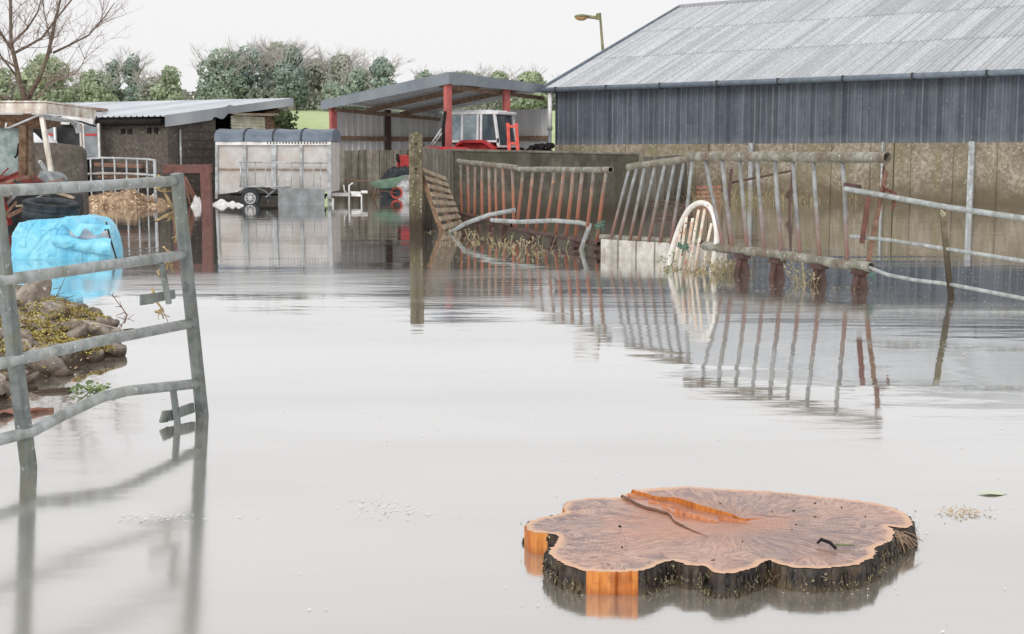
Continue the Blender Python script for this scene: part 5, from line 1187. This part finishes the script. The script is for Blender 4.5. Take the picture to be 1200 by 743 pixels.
trunk.build('trunk', 'bark', bt); twigs.build('crown', 'twig', bt)

# ------------------------------------------------------------------ far trees
def ftree(px, Y, top, wpx, leaf, label, seed, base=None, twig=.4, dens=1.0, name='ivy_clad_tree', shape=1.0):
    r_ = random.Random(seed); x = (px - 600) / F * Y; zt = CZ + (181 - top) / F * Y; zb = gz(x, Y) if base is None else base
    H_ = zt - zb; W_ = wpx / F * Y / 2 * 1.18
    t = thing(name, (x, Y, zb), label, 'tree', 'trees beyond the farm buildings')
    tk = MB(); tk.tube([V((x, Y, zb - .5)), V((x + r_.uniform(-.2, .2), Y, zb + H_ * .4)), V((x + r_.uniform(-.4, .4), Y, zb + H_ * .75))], [.32, .22, .10], 7)
    for k in range(7):
        a = r_.random() * 6.28; z0 = zb + H_ * r_.uniform(.15, .5); tk.tube([V((x, Y, z0)), V((x + math.cos(a) * W_ * .4, Y + math.sin(a) * W_ * .4, z0 + H_ * .2)), V((x + math.cos(a) * W_ * .8, Y + math.sin(a) * W_ * .8, z0 + H_ * .35))], [.12, .08, .03], 5)
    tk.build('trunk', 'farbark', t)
    cr = MB(); blobs = []
    nb = 26
    for k in range(nb):
        a = r_.random() * 6.28; q = r_.random() ** .6; h = r_.uniform(.12, .88)
        env = math.sin(min(1, (h + .12)) * math.pi) ** .5
        rad = W_ * r_.uniform(.24, .46)
        blobs.append((V((x + math.cos(a) * (W_ - rad) * q * env, Y + math.sin(a) * (W_ - rad) * q * env, zb + H_ * h)), rad, r_.uniform(-.18, .18)))
    blobs.append((V((x, Y, zt - W_ * .3)), W_ * .34, .1))
    for c, rad, tn in blobs:
        n_ = int(rad * rad * 430 * (.35 + .65 * dens))
        for k in range(n_):
            d = V((r_.gauss(0, 1), r_.gauss(0, 1), r_.gauss(0, 1))).normalized()
            if d.y > .5: continue
            rr = rad * (1 + .30 * noise.noise(d * 2 + c) + r_.gauss(0, .07)); p = c + V((d.x * rr, d.y * rr, d.z * rr * .85))
            if p.z > zt + .1: continue
            cr.tint = max(0, min(1, .50 + .30 * d.z + tn * .8 + r_.gauss(0, .10))); cr.quad(p, d + V((r_.gauss(0, .5), r_.gauss(0, .5), r_.gauss(0, .5))), r_.uniform(.09, .17), r_.random() * 6, .75)  # tint paints crown shading: upward leaves lighter, downward ones darker
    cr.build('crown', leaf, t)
    if twig:
        tw = MB(); nt_ = int(60 * twig)
        for k in range(nt_):
            a = r_.random() * 6.28; q = r_.random() ** .5; h = r_.uniform(.6, .95)
            s0 = V((x + math.cos(a) * W_ * q * .8, Y + math.sin(a) * W_ * .4 * q, zb + H_ * h * .9)); d = V((math.cos(a) * .8 + .25, 0, r_.uniform(.5, 1.3))).normalized(); ln = r_.uniform(.6, 1.5)
            m1 = s0 + d * ln * .5 + V((r_.gauss(0, .1), 0, 0)); e = s0 + d * ln + V((r_.gauss(.1, .15), 0, 0)); tw.tube([s0, m1, e], [.022, .014, .006], 3, cap=False)
            for j in range(4):
                e2 = m1 + (d + V((r_.gauss(0, .5), 0, r_.gauss(0, .3)))).normalized() * ln * .5; tw.tube([m1, e2], [.010, .005], 3, cap=False)
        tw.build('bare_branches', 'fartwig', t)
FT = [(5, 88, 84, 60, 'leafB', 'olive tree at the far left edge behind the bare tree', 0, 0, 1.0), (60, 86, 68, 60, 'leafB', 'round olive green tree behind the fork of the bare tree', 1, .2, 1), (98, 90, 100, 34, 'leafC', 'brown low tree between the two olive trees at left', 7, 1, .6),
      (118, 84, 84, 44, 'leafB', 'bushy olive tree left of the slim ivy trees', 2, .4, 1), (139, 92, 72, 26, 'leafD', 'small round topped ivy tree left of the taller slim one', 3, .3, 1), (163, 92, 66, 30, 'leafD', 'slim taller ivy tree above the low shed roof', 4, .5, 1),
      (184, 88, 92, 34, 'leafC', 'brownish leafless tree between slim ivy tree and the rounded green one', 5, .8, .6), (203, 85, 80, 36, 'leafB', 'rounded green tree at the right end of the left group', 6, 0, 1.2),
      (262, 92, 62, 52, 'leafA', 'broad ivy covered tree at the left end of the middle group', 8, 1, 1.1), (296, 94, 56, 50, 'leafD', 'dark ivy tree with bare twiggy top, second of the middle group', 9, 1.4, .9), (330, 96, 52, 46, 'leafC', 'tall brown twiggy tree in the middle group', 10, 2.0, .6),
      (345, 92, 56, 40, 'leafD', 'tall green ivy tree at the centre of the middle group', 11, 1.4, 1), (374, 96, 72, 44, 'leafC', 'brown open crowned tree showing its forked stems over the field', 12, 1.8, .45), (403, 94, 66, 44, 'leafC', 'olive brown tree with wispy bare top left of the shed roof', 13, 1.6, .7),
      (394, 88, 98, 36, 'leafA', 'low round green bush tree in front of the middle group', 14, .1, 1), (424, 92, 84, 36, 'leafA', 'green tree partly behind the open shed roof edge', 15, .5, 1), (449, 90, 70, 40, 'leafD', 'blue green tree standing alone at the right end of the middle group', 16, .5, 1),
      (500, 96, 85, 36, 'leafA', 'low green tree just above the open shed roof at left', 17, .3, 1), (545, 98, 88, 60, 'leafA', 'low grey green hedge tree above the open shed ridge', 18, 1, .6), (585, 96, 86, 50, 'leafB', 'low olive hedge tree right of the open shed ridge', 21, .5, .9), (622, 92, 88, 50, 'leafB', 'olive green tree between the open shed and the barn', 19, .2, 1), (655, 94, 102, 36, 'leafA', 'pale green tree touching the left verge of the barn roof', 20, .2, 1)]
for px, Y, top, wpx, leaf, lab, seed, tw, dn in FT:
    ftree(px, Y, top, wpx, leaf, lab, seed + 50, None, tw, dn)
# hedge undergrowth along the field edge
b = MB(); r_ = random.Random(77)
for k in range(16000):
    x = r_.uniform(-34, 6); y = r_.uniform(92, 96); h = 1.6 + .9 * noise.noise(V((x * .35, 0, 0)))
    b.tint = r_.random() * .7; b.quad(V((x, y, gz(x, y) + r_.random() * h)), V((r_.gauss(0, 1), -1, r_.gauss(0, 1))), r_.uniform(.08, .16), r_.random() * 6, .7)
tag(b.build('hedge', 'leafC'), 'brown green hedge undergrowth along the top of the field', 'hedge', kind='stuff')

# ------------------------------------------------------------------ THE STUMP
Z0 = .072
outl = [(617, 618), (618.5, 612), (631, 606), (650, 603.5), (662, 600), (661, 595), (664, 589), (673, 586), (693.5, 584), (712, 583.6), (729, 583),   # 0..10 left, back
        (735, 582.3), (741, 581.5), (748, 572.2), (759, 571.6), (789.5, 570), (840, 568.6), (882, 571.5), (923.5, 577), (965, 582), (1007, 587), (1038, 592.6), (1057, 600), (1067, 608), (1069, 614), (1064, 618.5), (1054, 618), (1040, 616),
        (1047, 622), (1046, 630), (1040, 636), (1028, 640.6), (1025, 648), (1019.5, 655), (998.6, 662.5), (965, 665.6), (934, 665), (909, 659.4), (900.5, 656.5), (888, 663.5), (865, 670), (845, 672), (834, 669), (825, 663), (804, 662.5), (787.5, 656), (768.7, 662.5), (748, 670), (714, 669.4), (683, 667.7), (658, 659.4), (646.5, 651), (645.5, 643), (652, 636), (653.5, 629), (644, 625.5), (631, 624.5), (620, 622)]
i_s2, i_s1, i_nt = 10, 12, 27
crack1 = [(748, 583.5), (757, 585), (766, 588.5), (773, 589.5), (786, 590), (798, 591.5), (822, 598), (850, 604), (869, 610), (880, 609.5), (890, 608.5), (905, 612), (923, 617.6)]
crack2 = [(742, 590), (754, 596), (766, 599), (777, 602), (785, 605), (790, 611), (798, 615.5), (812, 622), (831, 630)]
STEP = .029
def zstep(px): return STEP * (1 - sstep(800, 925, px))
def W(px, py, z=Z0): p = gw(px, py, z); return V((p.x, p.y))
ow = [W(px, py, Z0 + (zstep(px) if i_s1 < i < i_nt else 0)) for i, (px, py) in enumerate(outl)]
# densify outline with smoothing + jitter
def densify(pts, closed, step=.010, amp=.0034, seed=0):
    r_ = random.Random(seed); out = []; n = len(pts); m = n if closed else n - 1
    for i in range(m):
        p0, p1, p2, p3 = [pts[(i + q) % n] if closed else pts[max(0, min(n - 1, i + q))] for q in (-1, 0, 1, 2)]
        k = max(1, int((p2 - p1).length / step))
        for j in range(k):
            t = j / k; q = .5 * (2 * p1 + (p2 - p0) * t + (2 * p0 - 5 * p1 + 4 * p2 - p3) * t * t + (3 * p1 - p0 - 3 * p2 + p3) * t ** 3)
            out.append(q + (V((r_.gauss(0, amp), r_.gauss(0, amp))) if j else V((0, 0))))
    if not closed: out.append(pts[-1])
    return out
back = densify(ow[i_s1:i_nt + 1], False, seed=1)
mid = densify(ow[i_s2:i_s1 + 1], False, seed=2)
front = densify(ow[i_nt:] + ow[:i_s2 + 1], False, seed=3)
full = back[:-1] + front[:-1] + mid[:-1]
c1 = densify([ow[i_s1]] + [W(*p) for p in crack1], False, .012, .0012, 4)
c2 = densify([ow[i_s2]] + [W(*p) for p in crack2], False, .012, .0012, 5)
j1 = densify([c1[-1], W(980, 619), ow[i_nt]], False, .02, .001, 6)       # crack end -> notch
j2 = densify([c2[-1], W(870, 626), c1[-1]], False, .02, .001, 7)
cent = W(858, 616)
stump = thing('tree_stump', (cent.x, cent.y, 0), 'wide freshly cut tree stump with lobed outline and split top just above the flood', 'tree stump')
def segdist(p, poly, closed=True, full_=False):
    best = 9; bp_ = None
    n = len(poly)
    for i in range(n if closed else n - 1):
        a = poly[i]; b_ = poly[(i + 1) % n]; ab = b_ - a; t = max(0, min(1, (p - a).dot(ab) / max(ab.length_squared, 1e-12))); d = (p - a - ab * t).length
        if d < best: best = d; bp_ = a + ab * t
    return (best, bp_) if full_ else best
coarse = full[::3]
def inside(p, poly):
    c = False; n = len(poly); j = n - 1
    for i in range(n):
        a, b_ = poly[i], poly[j]
        if (a.y > p.y) != (b_.y > p.y) and p.x < (b_.x - a.x) * (p.y - a.y) / (b_.y - a.y) + a.x: c = not c
        j = i
    return c
def surf(name, poly, zf, matn='wood', step=.014):
    xs = [p.x for p in poly]; ysl = [p.y for p in poly]; pts = list(poly); r_ = random.Random(1)
    x = min(xs)
    while x < max(xs):
        y = min(ysl)
        while y < max(ysl):
            p = V((x + r_.uniform(-.3, .3) * step, y + r_.uniform(-.3, .3) * step))
            if inside(p, poly) and segdist(p, poly[::2]) > step * .6: pts.append(p)
            y += step
        x += step
    n = len(poly); vv, ee, ff_, _, _, _ = delaunay_2d_cdt(pts, [(i, (i + 1) % n) for i in range(n)], [], 1, 1e-6)
    m_ = MB(); m_.add([V((p.x, p.y, zf(p))) for p in vv], [list(f) for f in ff_], True)
    fn = m_.v and sum(((m_.v[f[1]] - m_.v[f[0]]).cross(m_.v[f[2]] - m_.v[f[0]])).z for f in m_.f)
    if fn < 0: m_.f = [f[::-1] for f in m_.f]
    eds = [segdist(V((p.x, p.y)), coarse, True, True) for p in vv]
    return m_.build(name, matn, stump, ed=eds)
def und(p): return .0045 * noise.noise(V((p.x * 5, p.y * 5, 1))) + .002 * noise.noise(V((p.x * 22, p.y * 9, 5)))
xA, xB = W(800, 612).x, W(905, 612).x
def z_main(p): return Z0 + und(p)
def z_slab(p): return Z0 + und(p) + STEP * (1 - sstep(xA, xB, p.x)) * (.9 + .1 * math.sin(p.y * 9))
xs0, xs1 = c2[0].x, W(831, 630).x
def z_strip(p): return Z0 + und(p) + .011 * (1 - sstep(xs0 + .08, xs1 + .02, p.x))
slab_poly = back + j1[::-1][1:] + c1[::-1][1:-1]
strip_poly = mid + c1[1:] + j2[::-1][1:] + c2[::-1][1:-1]
main_poly = front + c2[1:] + j2[1:] + j1[1:-1]
surf('end_grain', main_poly, z_main); surf('raised_slab', slab_poly, z_slab); surf('split_strip', strip_poly, z_strip)
def wallstrip(mb, line, ztop, zbot, rows=1, out=0.0):
    o = len(mb.v); n = len(line)
    for i, p in enumerate(line):
        for r_ in range(rows + 1):
            z = lerp(ztop(p), zbot, r_ / rows); mb.v.append(V((p.x, p.y, z)))
    for i in range(n - 1):
        for r_ in range(rows):
            a = o + i * (rows + 1) + r_; mb.f.append([a, a + 1, a + rows + 2, a + rows + 1]); mb.t.append(.5); mb.sm.append(False)
m_ = MB(); wallstrip(m_, c1, z_slab, Z0 - .01); m_.build('split_face', 'sawn', stump)
m_ = MB(); wallstrip(m_, c2, z_strip, Z0 - .01); m_.build('split_face', 'rust', stump)
# torn slivers standing along the splits
for (x0, y0, x1, y1, wd_, up_) in ((760, 592, 812, 601, .012, .010), (790, 604, 846, 614, .016, .012), (842, 609, 884, 615, .012, .004), (776, 598, 800, 609, .009, .008), (735, 584, 765, 594, .010, .010)):
    a, b_ = W(x0, y0), W(x1, y1); d_ = (b_ - a).normalized(); s_ = V((-d_.y, d_.x)); m_ = MB(); pl2 = []
    for k in range(9):
        t = k / 8; wk = wd_ * math.sin(math.pi * (t * .94 + .03)) * (.8 + .4 * R.random()); c = lerp(a, b_, t); pl2.append((c, wk, (up_ + .010) * (1 - t) ** .8 + .001))
    for (c, w0, h0), (c2_, w1, h1) in zip(pl2, pl2[1:]):
        A_ = V((c.x, c.y, Z0 + h0)); B2_ = V((c2_.x, c2_.y, Z0 + h1)); C_ = V((c2_.x + s_.x * w1, c2_.y + s_.y * w1, Z0 + h1 * .8)); D2_ = V((c.x + s_.x * w0, c.y + s_.y * w0, Z0 + h0 * .8))
        m_.add([A_, B2_, C_, D2_, A_ - Z * (h0 + .004), B2_ - Z * (h1 + .004)], [(0, 1, 2, 3), (4, 5, 1, 0)])
    m_.build('sliver', 'sliverwood', stump)
# dark gaping joint along the second split
m_ = MB()
for i in range(len(c2) - 1):
    t = i / len(c2); wd = .006 * math.sin(t * math.pi) + .002 + (.008 if .5 < t < .75 else 0); a, b_ = c2[i], c2[i + 1]
    m_.add([V((a.x, a.y - .001, Z0 + und(a) + .003)), V((b_.x, b_.y - .001, Z0 + und(b_) + .003)), V((b_.x, b_.y - wd, Z0 + und(b_) + .003)), V((a.x, a.y - wd, Z0 + und(a) + .003))], [(0, 1, 2, 3)])
m_.build('crack', 'rust', stump)
# sides: bark and fresh sawn faces, walking the whole outline
def pxof(p):   # pixel column of a plan point at Z0, used once to know where the fresh cuts are
    return 600 + F * p.x / (p.y * math.cos(PITCH) - (Z0 - CZ) * math.sin(PITCH))
zt_full = [z_slab(p) for p in back[:-1]] + [z_main(p) for p in front[:-1]] + [z_strip(p) for p in mid[:-1]]
n = len(full); cy = cent.y
bk_ = MB(); sw_ = MB(); rb3 = random.Random(8)
nrmls = []
for i in range(n):
    t = full[(i + 2) % n] - full[(i - 2) % n]; nn = V((t.y, -t.x)).normalized()
    nrmls.append(nn)
test = full[10] + nrmls[10] * .01
if inside(test, full): nrmls = [-q for q in nrmls]
def fresh(i):
    p = full[i]; x = pxof(p)
    if i >= len(back) + len(front) - 2 or i < 4: return True
    return (p.y < cy and 683 < x < 748 and p.y < W(700, 655).y) or (x < 643 and p.y < W(630, 612).y) or (657 < x < 668 and p.y > W(660, 602).y and i > 0 and x < 665)
rows = 6
cols = []
for i in range(n):
    p = full[i]; nn = nrmls[i]; fr = fresh(i); col_ = []
    for r_ in range(rows + 1):
        z = lerp(zt_full[i] - (0 if fr else .002), -.16, (r_ / rows) ** 1.3)
        if fr: off = .001
        else: off = .006 + .007 * noise.noise(V((p.x * 26, p.y * 26, z * 9))) + .005 * noise.noise(V((p.x * 70, p.y * 70, z * 30))) + .010 * (r_ / rows) + (-.004 if r_ == 0 else 0)
        col_.append(V((p.x + nn.x * off, p.y + nn.y * off, z)))
    cols.append((col_, fr))
sws = []; lastf = False
for i in range(n):
    a, fa_ = cols[i]; b_, fb_ = cols[(i + 1) % n]; ff2 = fa_ and fb_
    if ff2 and not lastf: sws.append(MB())
    lastf = ff2; tgt = sws[-1] if ff2 else bk_
    o = len(tgt.v); tgt.v += a + b_
    for r_ in range(rows): tgt.f.append([o + r_, o + r_ + 1, o + rows + 2 + r_, o + rows + 1 + r_]); tgt.t.append(.5); tgt.sm.append(False)
    if tgt is bk_:
        o = len(bk_.v); bk_.v += [a[0], b_[0], V((full[(i + 1) % n].x, full[(i + 1) % n].y, b_[0].z - .0005)), V((full[i].x, full[i].y, a[0].z - .0005))]; bk_.f.append([o, o + 1, o + 2, o + 3]); bk_.t.append(.5); bk_.sm.append(False)
# bark flakes
for k in range(520):
    i = rb3.randrange(n)
    if fresh(i): continue
    p = full[i]; nn = nrmls[i]; z = rb3.uniform(-.02, Z0 - .004); q = V((p.x + nn.x * .014, p.y + nn.y * .014, z)); ta = V((-nn.y, nn.x, 0))
    bk_.bar(q, q + V((nn.x * .004, nn.y * .004, rb3.uniform(-.03, -.008))) + ta * rb3.gauss(0, .004), rb3.uniform(.004, .012), .004, up=V((nn.x, nn.y, 0)))
bk_.build('bark', 'stumpbark', stump)
for q in sws: q.build('sawn_side', 'sawn', stump)
mo = MB()
for k in range(700):
    i = rb3.randrange(n)
    if fresh(i): continue
    p = full[i]; nn = nrmls[i]
    if nn.y > .3: continue
    z = rb3.uniform(-.01, .04) if rb3.random() < .7 else rb3.uniform(.0, .07)
    q = V((p.x + nn.x * .022, p.y + nn.y * .022, z)); mo.tint = rb3.random()
    e = q + V((rb3.gauss(0, .006), rb3.gauss(0, .004), rb3.choice((-1, 1)) * rb3.uniform(.004, .014))); mo.tube([q, e], [.0008, .0004], 4, cap=False)
    if rb3.random() < .35: mo.quad(q, V((nn.x, nn.y, .5)), rb3.uniform(.002, .005), rb3.random() * 6, .7)
mo.build('moss_fringe', 'weed', stump)['kind'] = 'stuff'
# frayed splinters at the right notch
sp_ = MB(); c = W(1046, 622)
for k in range(60):
    a = V((c.x + rb3.gauss(0, .02), c.y + rb3.gauss(0, .02), Z0 - .004)); e = a + V((rb3.uniform(.01, .075), rb3.uniform(-.05, .02), -rb3.uniform(.02, .062))); sp_.tube([a, lerp(a, e, .5) + V((0, 0, .006)), e], [.003, .0025, .001], 4, cap=False)
sp_.build('splinters', 'timber', stump)
# bits lying on top
rz_ = Z0 + .006
stick = MB(); stick.tube([V((*W(958, 640), rz_ + .004)), V((*W(962, 638.5), rz_ + .012)), V((*W(972, 641.5), rz_ + .010)), V((*W(979, 646), rz_ + .004))], [.004, .006, .006, .005], 7)
tag(stick.build('twig', 'black'), 'short black twig lying on the stump near its right edge', 'twig')
bl = MB(); bl.tube([V((*W(979, 641), rz_ + .002)), V((*W(990, 641.5), rz_ + .003)), V((*W(1002, 642), rz_ + .002))], [.003, .003, .001], 5); tag(bl.build('grass_blade', 'freshgreen'), 'yellow green grass blade lying beside the black twig on the stump', 'grass blade')
for i, (x, y, s_) in enumerate(((930, 599, .004), (955, 590, .005), (986, 595, .004), (955, 606, .0045), (933, 615, .004), (1014, 606, .004), (836, 657, .006), (928, 621, .003), (870, 635, .003), (801, 603, .005), (726, 617, .006), (729, 642, .004), (905, 600, .003), (844, 590, .003))):
    m_ = MB(); zz = z_slab(W(x, y)) if y < 612 and x > 850 else (Z0 + .012 if i != 9 else Z0 + .014); p = gw(x, y, zz); m_.rock((p.x, p.y, zz + .001), (s_ * 1.7, s_, s_ * .8), i + 60, .4, 1, i)
    tag(m_.build('wood_chip', 'rust' if i in (6, 9) else 'black'), 'small dark chip lying on the cut face of the stump', 'wood chip', 'dark chips on the stump')
m_ = MB(); a = gw(878, 594, Z0 + .028); b_ = gw(930, 603, Z0 + .014)
pa = wobble(a, b_, 8, .001)
for i in range(8): 
    p, q = pa[i], pa[i + 1]; zz1 = z_slab(V((p.x, p.y))) + .0015; zz2 = z_slab(V((q.x, q.y))) + .0015; wdt = .004 * math.sin((i + .5) / 8 * math.pi) + .001
    m_.add([V((p.x, p.y, zz1)), V((q.x, q.y, zz2)), V((q.x, q.y + wdt, zz2)), V((p.x, p.y + wdt, zz1))], [(0, 1, 2, 3)])
m_.build('crack', 'rust', stump)
